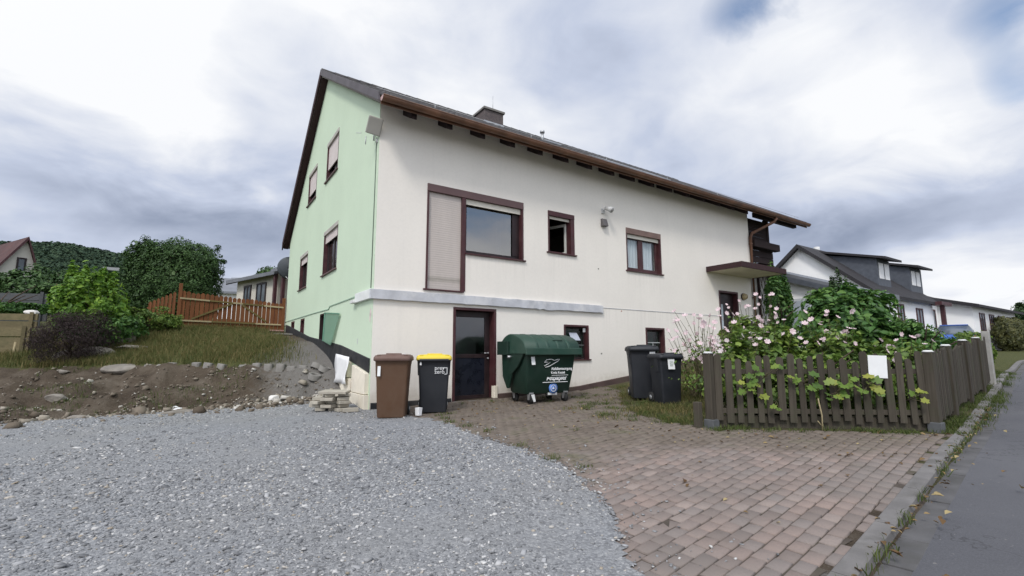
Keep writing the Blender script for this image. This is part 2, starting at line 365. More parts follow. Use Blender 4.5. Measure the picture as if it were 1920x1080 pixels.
MAT['leaf_brown'] = leafmat('brown_leaf', [(.1, (.055, .032, .020)), (.5, (.10, .06, .032)), (.95, (.17, .11, .05))], .2)
MAT['leaf_purple'] = leafmat('purple_leaf', [(.1, (.030, .020, .021)), (.5, (.052, .036, .036)), (.95, (.09, .065, .055))], .15, .7)
MAT['grass'] = leafmat('grass_blade', [(.05, (.050, .075, .022)), (.4, (.11, .125, .040)), (.7, (.20, .165, .070)), (.95, (.32, .24, .12))], .25, .7, .2)
MAT['weed'] = leafmat('weed_blade', [(.1, (.04, .06, .018)), (.5, (.08, .115, .030)), (.95, (.16, .17, .06))], .25, .7, .2)
MAT['litter'] = leafmat('dead_leaf', [(.1, (.09, .05, .025)), (.5, (.20, .13, .06)), (.95, (.45, .38, .20))], .1, .8, .2)
MAT['hill_leaf'] = leafmat('wood_leaf', [(.1, (.028, .048, .034)), (.5, (.046, .078, .048)), (.95, (.075, .11, .058))], .05, .8, .1)

def m_chimney():
    m = NT('chimney_slate'); br = m.n('ShaderNodeTexBrick'); br.inputs['Scale'].default_value = 7; m.l(m.co(), br.inputs['Vector'])
    mp = m.n('ShaderNodeMapping'); mp.inputs['Rotation'].default_value = (R(90), 0, 0); m.l(m.co(), mp.inputs[0]); m.l(mp.outputs[0], br.inputs['Vector'])
    br.inputs['Color1'].default_value = (.085, .070, .072, 1); br.inputs['Color2'].default_value = (.13, .105, .10, 1); br.inputs['Mortar'].default_value = (.05, .045, .045, 1)
    br.inputs['Mortar Size'].default_value = .012; m.base(br.outputs[0]); m.rough(.8); m.bump(br.outputs[1], .4, .01); return m.m
MAT['brick'] = m_chimney()
def m_shutter(name, c, pitch=.05, stain=False):
    m = NT(name); v = m.co(); sp = m.n('ShaderNodeSeparateXYZ'); m.l(v, sp.inputs[0])
    fr = m.math('FRACT', m.math('MULTIPLY', sp.outputs[2], 1/pitch))
    n = m.noise(m.co((3, 3, .4)), 1.5, 5); col = m.ramp(n, [(.3, tuple(x*.9 for x in c)), (.7, c)])
    col = m.mix(m.ramp(fr, [(.0, .55), (.10, 0.0), (.92, 0.0), (1.0, .4)]), col, tuple(x*.45 for x in c))
    if stain:
        a = m.math('ABSOLUTE', m.math('SUBTRACT', m.math('ADD', sp.outputs[2], m.math('MULTIPLY', m.noise(v, 4, 4), .1)), 2.70))
        col = m.mix(m.ramp(a, [(0.0, .55), (.09, 0.0)]), col, (.20, .19, .15))
    m.base(col); m.rough(.55); m.bump(m.ramp(fr, [(0, 0.0), (.15, 1.0), (.85, 1.0), (1, 0.0)]), .5, .006); return m.m
MAT['shutter_beige'] = m_shutter('beige_roller_shutter', (.56, .50, .46), .05, True)
MAT['shutter_pink'] = m_shutter('pale_roller_shutter', (.66, .58, .55), .05)
def m_ground():
    m = NT('ground_soil'); v = m.co(kind='World')
    a = m.n('ShaderNodeAttribute'); a.attribute_name = 'green'; g = a.outputs['Fac']
    n = m.noise(v, 1.3, 8, .65, .4); n2 = m.noise(v, 9, 7, .7); n3 = m.noise(v, 60, 5, .7)
    soil = m.ramp(n, [(.30, (.045, .034, .025)), (.5, (.085, .066, .048)), (.72, (.15, .125, .098))])
    soil = m.mix(m.ramp(n3, [(.55, 0.0), (.72, .6)]), soil, (.20, .18, .155))
    grass = m.ramp(n2, [(.3, (.040, .052, .018)), (.55, (.085, .090, .032)), (.75, (.14, .115, .05))])
    f = m.math('MULTIPLY', m.math('SUBTRACT', m.math('ADD', g, m.math('MULTIPLY', m.math('SUBTRACT', n2, .5), 1.0)), .25), 2.2, True)
    gr = m.n('ShaderNodeAttribute'); gr.attribute_name = 'grit'
    grit = m.ramp(n3, [(.3, (.10, .093, .085)), (.7, (.235, .222, .205))])
    c = m.mix(f, soil, grass); fg = m.math('MULTIPLY', m.math('SUBTRACT', m.math('ADD', gr.outputs['Fac'], m.math('MULTIPLY', m.math('SUBTRACT', n2, .5), .9)), .3), 2.5, True)
    m.base(m.mix(fg, c, grit)); m.rough(.95); m.spec(.15)
    m.bump(m.math('ADD', m.math('MULTIPLY', n2, 1.0), m.math('MULTIPLY', n3, .5)), .9, .05); return m.m
def m_gravel():
    m = NT('gravel_bed'); v = m.co(kind='World')
    def vor(scale, off):
        mp = m.n('ShaderNodeMapping'); mp.inputs['Location'].default_value = off; m.l(v, mp.inputs[0])
        vo = m.n('ShaderNodeTexVoronoi'); vo.inputs['Scale'].default_value = scale; vo.inputs['Randomness'].default_value = 1; m.l(mp.outputs[0], vo.inputs['Vector'])
        return vo
    v1 = vor(48, (0, 0, 0)); v2 = vor(95, (3, 5, 1))
    sp = m.n('ShaderNodeSeparateColor'); m.l(v1.outputs['Color'], sp.inputs[0]); sp2 = m.n('ShaderNodeSeparateColor'); m.l(v2.outputs['Color'], sp2.inputs[0])
    f = m.math('ADD', m.math('MULTIPLY', sp.outputs[0], .6), m.math('MULTIPLY', sp2.outputs[1], .4))
    col = m.ramp(f, [(.1, (.14, .146, .156)), (.45, (.21, .217, .228)), (.75, (.27, .277, .286)), (.97, (.40, .40, .398))])
    n = m.noise(v, .55, 5, .6); col = m.mix(m.ramp(n, [(.4, 0.0), (.68, .55)]), col, (.235, .232, .225))
    m.base(col); m.rough(.9); m.spec(.25)
    h = m.math('SUBTRACT', 1.0, m.math('ADD', m.math('MULTIPLY', v1.outputs['Distance'], .9), m.math('MULTIPLY', v2.outputs['Distance'], .6)))
    m.bump(h, .6, .012); return m.m
def m_stone():
    m = NT('gravel_stone'); g = m.n('ShaderNodeNewGeometry')
    col = m.ramp(g.outputs['Random Per Island'], [(0, (.13, .134, .142)), (.3, (.21, .214, .221)), (.6, (.285, .289, .295)), (.82, (.37, .373, .38)), (.94, (.58, .57, .55)), (1, (.34, .28, .20))])
    n = m.noise(m.co(kind='World'), 40, 5, .7); col = m.mix(m.ramp(n, [(.4, 0.0), (.7, .3)]), col, (.2, .2, .2))
    n2 = m.noise(m.co(kind='World'), .6, 4); hs = m.n('ShaderNodeHueSaturation'); m.l(col, hs.inputs['Color']); m.l(m.ramp(n2, [(.3, .85), (.7, 1.1)]), hs.inputs['Value'])
    m.base(hs.outputs[0]); m.rough(.85); m.spec(.3); m.bump(n, .3, .003); return m.m
def m_rubble():
    m = NT('rubble_stone'); g = m.n('ShaderNodeNewGeometry')
    m.base(m.ramp(g.outputs['Random Per Island'], [(0, (.10, .08, .06)), (.5, (.19, .16, .125)), (.85, (.30, .27, .22)), (1, (.52, .5, .46))])); m.rough(.95); m.spec(.2)
    m.bump(m.noise(m.co(kind='World'), 30, 5), .5, .01); return m.m
def m_paver():
    m = NT('clay_paver'); v = m.co(kind='World'); g = m.n('ShaderNodeNewGeometry')
    col = m.ramp(g.outputs['Random Per Island'], [(0, (.18, .148, .132)), (.3, (.235, .187, .165)), (.6, (.275, .212, .184)), (.85, (.22, .19, .175)), (1, (.31, .25, .22))])
    n3 = m.noise(v, 55, 6, .7); col = m.mix(m.ramp(n3, [(.42, 0.0), (.75, .4)]), col, (.15, .13, .12))
    n1 = m.noise(v, 1.1, 6, .62, .4); col = m.mix(m.ramp(n1, [(.40, 0.0), (.66, .75)]), col, (.18, .16, .146))
    a = m.n('ShaderNodeAttribute'); a.attribute_name = 'dirt'
    f = m.math('MULTIPLY', m.math('SUBTRACT', m.math('ADD', a.outputs['Fac'], m.math('MULTIPLY', m.math('SUBTRACT', m.noise(v, 3.2, 8, .7), .5), 1.4)), .24), 2.0, True)
    dc = m.ramp(m.noise(v, 2.2, 7, .65), [(.35, (.115, .095, .075)), (.55, (.16, .133, .108)), (.72, (.095, .095, .05))])
    m.base(m.mix(m.math('MULTIPLY', f, .88), col, dc)); m.rough(.92); m.spec(.2); m.bump(m.math('ADD', n3, m.noise(v, 15, 4)), .35, .006); return m.m
def m_asphalt():
    m = NT('asphalt'); v = m.co(kind='World'); n = m.noise(v, 90, 6, .85); n1 = m.noise(v, .8, 7, .6, .5)
    col = m.ramp(n, [(.3, (.068, .069, .077)), (.6, (.112, .113, .124)), (.8, (.18, .18, .185))])
    col = m.mix(m.ramp(n1, [(.4, 0.0), (.7, .5)]), col, (.14, .14, .148)); 
    vo = m.n('ShaderNodeTexVoronoi'); vo.feature = 'DISTANCE_TO_EDGE'; vo.inputs['Scale'].default_value = .42; mp = m.n('ShaderNodeVectorMath'); mp.operation = 'ADD'; m.l(v, mp.inputs[0])
    wn = m.n('ShaderNodeTexNoise'); wn.inputs['Scale'].default_value = 7; m.l(v, wn.inputs['Vector']); m.l(wn.outputs['Color'], mp.inputs[1]); m.l(mp.outputs[0], vo.inputs['Vector'])
    col = m.mix(m.ramp(vo.outputs['Distance'], [(.002, .45), (.010, 0.0)]), col, (.025, .025, .024))
    col = m.mix(m.ramp(m.noise(v, 26, 3, .5), [(.70, 0.0), (.74, .6)]), col, (.26, .25, .23))
    m.base(col); m.rough(.88); m.spec(.3); m.bump(n, .7, .008); return m.m
MAT['ground'] = m_ground(); MAT['gravel'] = m_gravel(); MAT['stone'] = m_stone(); MAT['rubble'] = m_rubble(); MAT['paver'] = m_paver(); MAT['asphalt'] = m_asphalt()
MAT['joint'] = mottled('joint_sand', (.075, .060, .048), .3, 6, .95, .5, 60, .01, dirt=(.06, .065, .03), dirt_amt=.6)
MAT['lattice'] = MAT['rafter']

# ------------------------------------------------------------------ terrain
CP = np.array([(-3,-9.5,-.34),(-8,-9,-.5),(-14,-9,-.8),(-8,-4,-.32),(-8,0,-.22),(-14,0,-.4),(-3,-4,-.2),(-3,0,-.14),
 (.13,-8.08,-.2),(4.23,-7.54,0),(10,-6.8,.27),(16,-6,.56),(24,-5,.72),(30,-4.2,.78),(48,-2,1.25),
 (.6,-10.6,-.25),(10,-10,.22),(20,-10,.65),(-3,-13,-.4),
 (-8,2.4,-.16),(-5.6,2.34,-.15),(-3.4,2.3,-.10),(-1.4,2.2,.0),(-.5,1.4,.06),(0,0,-.07),(-1,0,-.10),(0,2.1,.33),(.35,-2.5,-.05),(.3,-5.6,-.12),
 (0,3.0,.80),(-.3,3.2,.76),(-1.7,4.15,.77),(-3.25,5.16,.77),(-5,6.4,.74),(-6.9,7.6,.68),(-9,9,.62),
 (0,6,1.4),(0,10.8,1.86),(-2,8,1.46),(-4,10.8,1.88),(-3,8,1.42),(-6.5,10,1.35),(-9,12,1.6),(0,15,2.3),(-5,20,2.8),(8,20,2.8),(14,12,2.4),
 (2.3,0,0),(2.3,-3,0.0),(5.35,0,.07),(7.55,0,.29),(9.3,0,.62),(11.4,0,.92),(13,0,1.02),(15,0,1.08),(14,5,1.4),
 (3.16,-5.33,0),(5.23,-7.0,.02),(4.5,-3.4,.07),(5.0,-2.3,.10),(6.6,-2.2,.38),(8,-2,.66),(10,-3,.85),(12,-4,.85),(6,-5,.2),(8,-5.5,.35),(12,-5.6,.58),(5.6,-3.9,.25),
 (20,3,1.1),(20,-1,.95),(28,2,1.0),(30,-1.5,1.04),(40,3,1.4),(60,0,1.4),(60,15,2.6),(30,15,2.6),(60,40,4),(0,40,4),(-20,40,3.6),(-30,10,1.2),(-30,-10,-.8),(-20,-40,-1.5),(20,-40,-.5),(60,-40,1.2)], dtype=float)
def _phi(r2): return np.where(r2 > 0, .5*r2*np.log(np.maximum(r2, 1e-12)), 0)
_n = len(CP); _P = np.hstack([np.ones((_n,1)), CP[:, :2]])
_A = np.zeros((_n+3, _n+3)); _d2 = ((CP[:, None, :2]-CP[None, :, :2])**2).sum(-1)
_A[:_n, :_n] = _phi(_d2) + np.eye(_n)*.02; _A[:_n, _n:] = _P; _A[_n:, :_n] = _P.T
_w = np.linalg.solve(_A, np.concatenate([CP[:, 2], np.zeros(3)]))
def H(x, y):
    x = np.clip(np.asarray(x, float), -30, 60); y = np.clip(np.asarray(y, float), -40, 40)
    sh = x.shape; x = x.ravel(); y = y.ravel(); out = np.empty(len(x))
    for i in range(0, len(x), 20000):
        xs, ys = x[i:i+20000], y[i:i+20000]
        out[i:i+20000] = _phi((xs[:, None]-CP[:, 0])**2 + (ys[:, None]-CP[:, 1])**2) @ _w[:_n] + _w[_n] + _w[_n+1]*xs + _w[_n+2]*ys
    return out.reshape(sh)
def h1(x, y): return float(H(np.array([x]), np.array([y]))[0])
def vnoise(x, y, s, seed=0):
    """smooth value noise for displacing the soil"""
    r = np.random.default_rng(seed); g = r.random((64, 64)); X = x*s; Y = y*s; xi = np.floor(X).astype(int); yi = np.floor(Y).astype(int); fx = X-xi; fy = Y-yi
    fx = fx*fx*(3-2*fx); fy = fy*fy*(3-2*fy); q = lambda a, b: g[a % 64, b % 64]
    return (q(xi,yi)*(1-fx)+q(xi+1,yi)*fx)*(1-fy)+(q(xi,yi+1)*(1-fx)+q(xi+1,yi+1)*fx)*fy - .5
def sstep(a, b, x): t = np.clip((x-a)/(b-a), 0, 1); return t*t*(3-2*t)
def foot_y(x): return np.interp(x, [-30,-8,-5.6,-3.4,-1.4,-.6,0], [2.5,2.4,2.34,2.3,2.1,1.6,1.3])
def top_y(x): return np.interp(x, [-30,-6.9,-3.25,-1.7,-.3,0], [14,7.6,5.16,4.15,3.2,3.0])
def bank_mask(x, y):
    return sstep(-.1, .5, y-foot_y(x))*(1-sstep(-.25, .05, y-top_y(x)))*(x < 0)
def G(x, y):
    """ground height with the rough soil of the cut bank"""
    x = np.asarray(x, float); y = np.asarray(y, float); m = bank_mask(x, y)
    # the cut is steeper near its top: push the middle of the slope down
    t = np.clip((y-foot_y(x))/np.maximum(top_y(x)-foot_y(x), .3), 0, 1)
    dip = -.20*np.sin(np.pi*t)*np.where((y > foot_y(x)) & (y < top_y(x)) & (x < -.2), np.clip((-x-.2)/1.2, 0, 1), 0)
    rough = (vnoise(x, y, 1.6, 1)*.26 + vnoise(x, y, 3.7, 2)*.20 + vnoise(x, y, 7.5, 3)*.10)*m
    mild = (vnoise(x, y, 1.1, 4)*.05)*((x < 0) & (y > top_y(x)))
    return H(x, y) + dip + rough + mild

def inpoly(x, y, poly):
    c = np.zeros(x.shape, bool); n = len(poly)
    for i in range(n):
        x1, y1 = poly[i]; x2, y2 = poly[(i+1) % n]
        if y1 == y2: continue
        k = ((y1 > y) != (y2 > y)) & (x < (x2-x1)*(y-y1)/(y2-y1)+x1); c ^= k
    return c
KD = np.array([.9914, .1306]); KN = np.array([-.1306, .9914]); K0 = np.array([.13, -8.08])      # kerb line: direction and its normal towards the plot
def kline(s, n=0.0): return K0 + KD*s + KN*n
def axis(segs):
    out = []
    for a, b, st in segs: out += list(np.arange(a, b-1e-6, st))
    return np.array(out + [segs[-1][1]])
GXS = axis([(-1500,-300,200),(-300,-60,40),(-60,-20,5),(-20,-9,.7),(-9,8,.13),(8,18,.4),(18,60,2),(60,300,40),(300,1500,200)])
GYS = axis([(-1500,-300,200),(-300,-60,40),(-60,-20,5),(-20,-10,.7),(-10,12,.13),(12,20,.5),(20,60,2),(60,300,40),(300,1500,200)])
def ground():
    X, Y = np.meshgrid(GXS, GYS, indexing='ij'); Z = G(X, Y)
    Z -= .10*sstep(.02, .25, -((X-K0[0])*KN[0]+(Y-K0[1])*KN[1]))     # road trench under the asphalt sheet
    # inside the house footprint keep the soil below the cellar floor
    inside = (X > .25) & (X < 13.7) & (Y > .25) & (Y < 10.6); Z = np.where(inside, -1.2, Z)
    nx, ny = X.shape; idx = np.arange(nx*ny).reshape(nx, ny)
    F = np.stack([idx[:-1,:-1].ravel(), idx[1:,:-1].ravel(), idx[1:,1:].ravel(), idx[:-1,1:].ravel()], 1)
    green = np.zeros_like(X)
    green = np.where((X < 0) & (Y > top_y(X)-.05), .9, green)
    green *= 1-.8*sstep(-1.4, -.5, X)*(X < .2)*(Y < 11)
    green = np.where((Y > 11) | (X < -9), .9, green)
    green = np.where((X > 2.5) & (Y < 0) & (Y > -8), np.maximum(green, .55), green)
    green = np.where(X > 14, .9, green)
    d = (X-K0[0])*KN[0]+(Y-K0[1])*KN[1]; green = np.where((d < -6), .9, green)
    grit = .75*sstep(-2.6, -.6, X)*(X < .3)*sstep(-.5, .6, Y)*(1-.6*sstep(4, 8, Y)) + .9*(1-sstep(-.2, .7, Y-foot_y(X)))*(X < .2)
    o = np_mesh('ground', np.stack([X, Y, Z], -1).reshape(-1, 3), F, MAT['ground'], smooth=True, attr={'green': green.ravel(), 'grit': np.clip(grit, 0, 1).ravel()}, kind='structure')
    return o
ground()
GRAVEL_EDGE = [(.12,-.02),(.30,-.9),(.46,-1.8),(.44,-2.6),(.36,-3.4),(.30,-4.2),(.36,-4.9),(.30,-5.6),(.08,-6.2),(-.25,-6.8),(-.62,-7.36),(-1.1,-8.1)]
GRAVEL = GRAVEL_EDGE + [(-1.5,-8.28),(-6,-8.88),(-14,-9.9),(-14,2.3)] + [(-8,2.35),(-5.6,2.3),(-3.4,2.25),(-1.9,2.1),(-1.2,1.6),(-.5,1.0),(-.05,.6),(-.02,0)]
def sheet(name, poly, step, off, mat, jag=0.0, bounds=None, attr=None, hf=None):
    px = np.array([p[0] for p in poly]); py = np.array([p[1] for p in poly])
    xs = np.arange(px.min()-step, px.max()+2*step, step); ys = np.arange(py.min()-step, py.max()+2*step, step)
    X, Y = np.meshgrid(xs, ys, indexing='ij'); jx = X + vnoise(X, Y, 5, 11)*jag + vnoise(X, Y, 13, 12)*jag*.6; jy = Y + vnoise(X, Y, 5, 13)*jag
    ins = inpoly(jx, jy, poly); nx, ny = X.shape; idx = np.arange(nx*ny).reshape(nx, ny)
    cell = ins[:-1,:-1] & ins[1:,:-1] & ins[1:,1:] & ins[:-1,1:]
    F = np.stack([idx[:-1,:-1][cell], idx[1:,:-1][cell], idx[1:,1:][cell], idx[:-1,1:][cell]], 1)
    Z = (hf or G)(X, Y) + off; used = np.unique(F); rm = -np.ones(nx*ny, int); rm[used] = np.arange(len(used))
    V = np.stack([X, Y, Z], -1).reshape(-1, 3)[used]
    return np_mesh(name, V, rm[F], mat, smooth=True, kind='structure')
sheet('gravel_yard', GRAVEL, .06, .022, MAT['gravel'], .12)
PAVE = [(-.1,-.06),(5.2,-.06),(6.3,-.06),(5.9,-.9),(4.6,-2.2),(3.6,-3.4),(3.0,-4.6),(3.05,-5.5),(4.2,-6.55),(5.15,-7.38)] + [tuple(kline(s, .02)) for s in (5.1, 2, 0, -3, -6)] + [(-6,-7),(-1.5,-6.6),(-.9,-5),(-.6,-3),(-.5,-1)]
sheet('paving_bed', PAVE, .08, .006, MAT['joint'], .1)
def pavers():
    L_, W_ = .168, .108; V = []; F = []; D = []
    s0, s1, t0, t1 = -6.0, 7.0, .02, 9.2; row = 0; t = t0
    rr = random.Random(3)
    while t < t1:
        s = s0 + (.5*L_ if row % 2 else 0) + rr.uniform(-.01, .01)
        while s < s1:
            c = kline(s, t); cx, cy = c
            if inpoly(np.array([cx]), np.array([cy]), PAVE)[0] and not (cx < -.9 and cy > -7):
                g = rr.uniform(.003, .0055); a = rr.uniform(-.012, .012); tilt = [rr.uniform(-.004, .004) for _ in range(4)]; lift = rr.uniform(.012, .019) - (.004 if rr.random() < .05 else 0)
                hl, hw = L_/2-g, W_/2-g; ca, sa = math.cos(a), math.sin(a); b = len(V)
                for ring, (ins, dz) in enumerate(((0, -.02), (0, lift-.005), (.006, lift))):
                    for q, (u, v) in enumerate(((-1,-1),(1,-1),(1,1),(-1,1))):
                        lu = u*(hl-ins); lv = v*(hw-ins); p = c + KD*(lu*ca-lv*sa) + KN*(lu*sa+lv*ca)
                        V.append((p[0], p[1], dz+tilt[q])); D.append(0)
                for ring in range(2):
                    for q in range(4): F.append((b+ring*4+q, b+ring*4+(q+1)%4, b+ring*4+4+(q+1)%4, b+ring*4+4+q))
                F.append((b+8, b+9, b+10, b+11))
            s += L_
        t += W_; row += 1
    V = np.array(V); x, y = V[:, 0], V[:, 1]; V[:, 2] += H(x, y)
    # wind-blown soil and moss lie thickest towards the house and the fence
    dirt = .12 + .9*sstep(-7.0, -3.8, y) + .75*sstep(1.2, 3.2, x+.35*(y+5.3))*sstep(-8.3, -6.6, y)
    np_mesh('paved_drive', V, np.array(F), MAT['paver'], attr={'dirt': np.clip(dirt, 0, 1)}, kind='structure')
pavers()
def road():
    # kerb stones
    mb = MB()
    for i in range(46):
        s = -9+i*1.0; a = []
        for ds in (.004, .996):
            for n, dz in ((-.115, .0), (-.11, .050), (-.098, .060), (.0, .060), (.010, .050), (.010, -.1), (-.115, -.2)):
                p = kline(s+ds, n); a.append((p[0], p[1], h1(*kline(s+ds, 0))+dz-.035))
        mb.add(a, [tuple(range(7))[::-1], tuple(range(7, 14))] + [(k, (k+1) % 7, 7+(k+1) % 7, 7+k) for k in range(7)])
    mb.build('kerb', MAT['kerb'], kind='structure')
    def strip(name, n0, n1, off, mat, s0, s1, ds, dn, crown=0):
        ss = np.arange(s0, s1+ds, ds); ns = np.linspace(n0, n1, dn); Sx, Nn = np.meshgrid(ss, ns, indexing='ij')
        X = K0[0]+KD[0]*Sx+KN[0]*Nn; Y = K0[1]+KD[1]*Sx+KN[1]*Nn
        Z = H(K0[0]+KD[0]*Sx, K0[1]+KD[1]*Sx) + off + crown*(1-((Nn+3.3)/3)**2); a, b = X.shape; idx = np.arange(a*b).reshape(a, b)
        F = np.stack([idx[:-1,:-1].ravel(), idx[1:,:-1].ravel(), idx[1:,1:].ravel(), idx[:-1,1:].ravel()], 1)
        np_mesh(name, np.stack([X, Y, Z], -1).reshape(-1, 3), F, mat, smooth=True, kind='structure')
    strip('road', -.28, -6.2, -.048, MAT['asphalt'], -60, 140, .5, 14, .05)
    strip('gutter_bed', -.11, -.33, -.066, MAT['joint'], -10, 60, .5, 3)
    mb = MB(); rr = random.Random(5)
    for i in range(70):
        s = -9+i*.5; p = kline(s+.25, 0); z = h1(*p)-.05
        q = [kline(s+.005, -.124), kline(s+.495, -.124), kline(s+.495, -.286), kline(s+.005, -.286)]
        dz = rr.uniform(-.004, .004)
        mb.add([(a[0], a[1], z-.03) for a in q] + [(a[0], a[1], z+dz+h1(*kline(s+(.006, .494, .494, .006)[k], 0))-h1(*p)) for k, a in enumerate(q)], [(4,5,6,7),(0,1,5,4),(1,2,6,5),(2,3,7,6),(3,0,4,7)])
    mb.build('gutter_strip', mottled('gutter_slab', (.10, .098, .10), .25, 4, .9, .4, 70, .004, dirt=(.05, .048, .04), dirt_amt=.6), kind='structure', bevel=.006)
road()

# stones ------------------------------------------------------------
CUBE = np.array([(-1,-1,-1),(1,-1,-1),(1,1,-1),(-1,1,-1),(-1,-1,1),(1,-1,1),(1,1,1),(-1,1,1)], float)
CF = np.array([(3,2,1,0),(4,5,6,7),(0,1,5,4),(1,2,6,5),(2,3,7,6),(3,0,4,7)])
def stones(name, pts, size, flat, mat, sink=.35, seed=1, kind='stuff', label=None, cat=None):
    r = np.random.default_rng(seed); n = len(pts); s = size*np.exp(r.normal(-.06, .42, n)); s = np.clip(s, size.min()*.4 if hasattr(size, 'min') else size*.4, None)
    V = CUBE[None]*r.uniform(.55, 1.0, (n, 8, 3)); V[:, 4:, :2] *= r.uniform(.5, .9, (n, 1, 1))
    V *= (np.stack([r.uniform(.9, 1.5, n), r.uniform(.6, 1.0, n), flat*r.uniform(.6, 1.3, n)], 1)*s[:, None])[:, None, :]*.5
    a = r.uniform(0, 6.283, n); t = r.normal(0, .32, n); ca, sa, ct, st = np.cos(a), np.sin(a), np.cos(t), np.sin(t)
    x = V[..., 0]*ct[:, None]+V[..., 2]*st[:, None]; z = -V[..., 0]*st[:, None]+V[..., 2]*ct[:, None]; y = V[..., 1]
    X = x*ca[:, None]-y*sa[:, None]; Y = x*sa[:, None]+y*ca[:, None]
    V = np.stack([X, Y, z], -1) + pts[:, None, :]; V[..., 2] += (flat*s*(.5-sink))[:, None]
    F = (CF[None]+(np.arange(n)*8)[:, None, None]).reshape(-1, 4)
    o = np_mesh(name, V.reshape(-1, 3), F, mat, kind=kind)
    if label: tag(o, label, cat)
    return o
CAMXY = np.array([-2.96, -9.47])
def gravel_stones():
    r = np.random.default_rng(21); n = 760000; P = np.stack([r.uniform(-9, 1.2, n), r.uniform(-8.4, 2.6, n)], 1)
    d = np.linalg.norm(P-CAMXY, axis=1)
    # driven-over fines show through in drifts, mostly on the left
    drift = np.clip(.55+1.6*vnoise(P[:, 0], P[:, 1], .45, 71)+.8*vnoise(P[:, 0], P[:, 1], 1.3, 72)+.16*(P[:, 0]+3), .10, 1)
    keep = r.random(n) < np.minimum(1, (2.9/d)**1.8)*.66*drift
    P = P[keep]; jx = P[:, 0]+vnoise(P[:, 0], P[:, 1], 5, 11)*.1; ins = inpoly(jx, P[:, 1], GRAVEL)
    # single stones kicked out over the paving
    e = np.array(GRAVEL_EDGE); de = np.min(np.linalg.norm(P[:, None, :]-e[None], axis=2), axis=1); stray = (~ins) & inpoly(P[:, 0], P[:, 1], PAVE) & (r.random(len(P)) < .22*np.exp(-np.abs(de-.1)/.16))
    P = P[ins | stray]; st = (~ins)[ins | stray]; z = G(P[:, 0], P[:, 1])+np.where(st, .018, .022); d = np.linalg.norm(P-CAMXY, axis=1)
    stones('gravel', np.column_stack([P, z]), .0168+.0014*np.clip(d-3, 0, 5), .34, MAT['stone'], .28, 22, label='loose blue grey crushed gravel covering the yard in front of the house', cat='gravel')
gravel_stones()
def rubble():
    r = np.random.default_rng(31); n = 5200; x = r.uniform(-9, -.2, n); t = np.where(r.random(n) < .72, np.abs(r.normal(0, .13, n)), r.random(n)*1.0)
    y = foot_y(x)-.12+t*(top_y(x)-foot_y(x)); y -= np.where(r.random(n) < .3, r.random(n)*.5, 0)
    stones('rubble', np.column_stack([x, y, G(x, y)+.01]), np.where(r.random(n) < .06, .11, .036), .55, MAT['rubble'], .2, 32, label='broken stones and clods strewn along the cut soil bank', cat='rubble')
rubble()

# ------------------------------------------------------------------ the house
house = thing('house', 'two-storey house with mint green gable end, cream front wall and dark tiled roof', 'house')
LX, BY, RY, RZ, EZ = 13.95, 10.85, 5.4, 9.63, 6.32       # length, depth, ridge line, wall heights
BZ = 5.30
def P3(pl, u, n, z):           # point on a wall: u along it, n outward, z up
    return (u, -n, z) if pl == 'front' else (-n, u, z)
def fbox(mb, pl, u0, u1, n0, n1, z0, z1, mi=0):
    a = P3(pl, u0, n0, z0); b = P3(pl, u1, n1, z1)
    return mb.box(min(a[0], b[0]), max(a[0], b[0]), min(a[1], b[1]), max(a[1], b[1]), z0, z1, mi)
def cut(o, boxes):
    """boolean the openings into a wall, keeping only the resulting mesh"""
    mb = MB()
    for b in boxes: mb.box(*b)
    c = mb.build('cutter', MAT['interior']); m = o.modifiers.new('cut', 'BOOLEAN'); m.object = c; m.operation = 'DIFFERENCE'; m.solver = 'EXACT'
    dg = bpy.context.evaluated_depsgraph_get(); me = bpy.data.meshes.new_from_object(o.evaluated_get(dg)); old = o.data
    o.modifiers.clear(); o.data = me; bpy.data.meshes.remove(old); bpy.data.objects.remove(c)
FW = {'big': (1.12, 3.71, 3.31, 4.78), 'tall': (1.12, 2.03, 2.42, 4.78), 'small': (4.49, 5.39, 3.63, 4.73), 'kitchen': (7.39, 8.93, 3.43, 4.70),
      'cellar1': (4.97, 5.83, .88, 1.77), 'cellar2': (8.08, 8.93, 1.00, 1.78), 'door': (1.80, 2.92, -.02, 2.06), 'entrance': (11.84, 12.99, 1.04, 3.16)}
GW = {'up1': (3.55, 4.93, 6.06, 7.26), 'up2': (6.28, 7.60, 6.02, 7.15), 'mid1': (3.15, 4.76, 3.23, 4.50), 'mid2': (7.05, 8.37, 3.20, 4.40),
      'low1': (4.02, 4.72, 1.36, 2.13), 'low2': (7.00, 7.62, 1.52, 2.16), 'low3': (8.80, 9.42, 1.68, 2.17)}
fw = MB().box(.012, LX, 0, .30, -1.0, EZ).build('front_wall', MAT['stucco_white'], house); fw['label'] = 'cream rendered front wall'
cut(fw, [(a, b, -.2, .6, c, d_) for k_, (a, b, c, d_) in FW.items() if k_ != 'tall'])
a, b, c, d_ = FW['tall']; cut(fw, [(a-.0005, b, -.2, .6, c, d_-.0005)])
gp = [(0, .003, -1.0), (0, BY, -1.0), (0, BY, BZ+.10), (0, RY, RZ-.03), (0, .003, EZ)]
gw = MB().prism(gp, (.30, 0, 0)).build('gable_wall', MAT['stucco_green'], house); gw['label'] = 'mint green rendered gable wall'
cut(gw, [(-.2, .6, a, b, c, d_) for a, b, c, d_ in GW.values()])
mb = MB(); mb.prism([(LX-.3, .302, -1.0), (LX-.3, BY, -1.0), (LX-.3, BY, BZ+.1), (LX-.3, RY, RZ-.03), (LX-.3, .302, EZ)], (.297, 0, 0)); mb.build('far_gable_wall', MAT['stucco_white'], house)
MB().box(.302, LX-.302, BY-.3, BY-.003, -1.0, BZ).build('back_wall', MAT['stucco_white'], house)
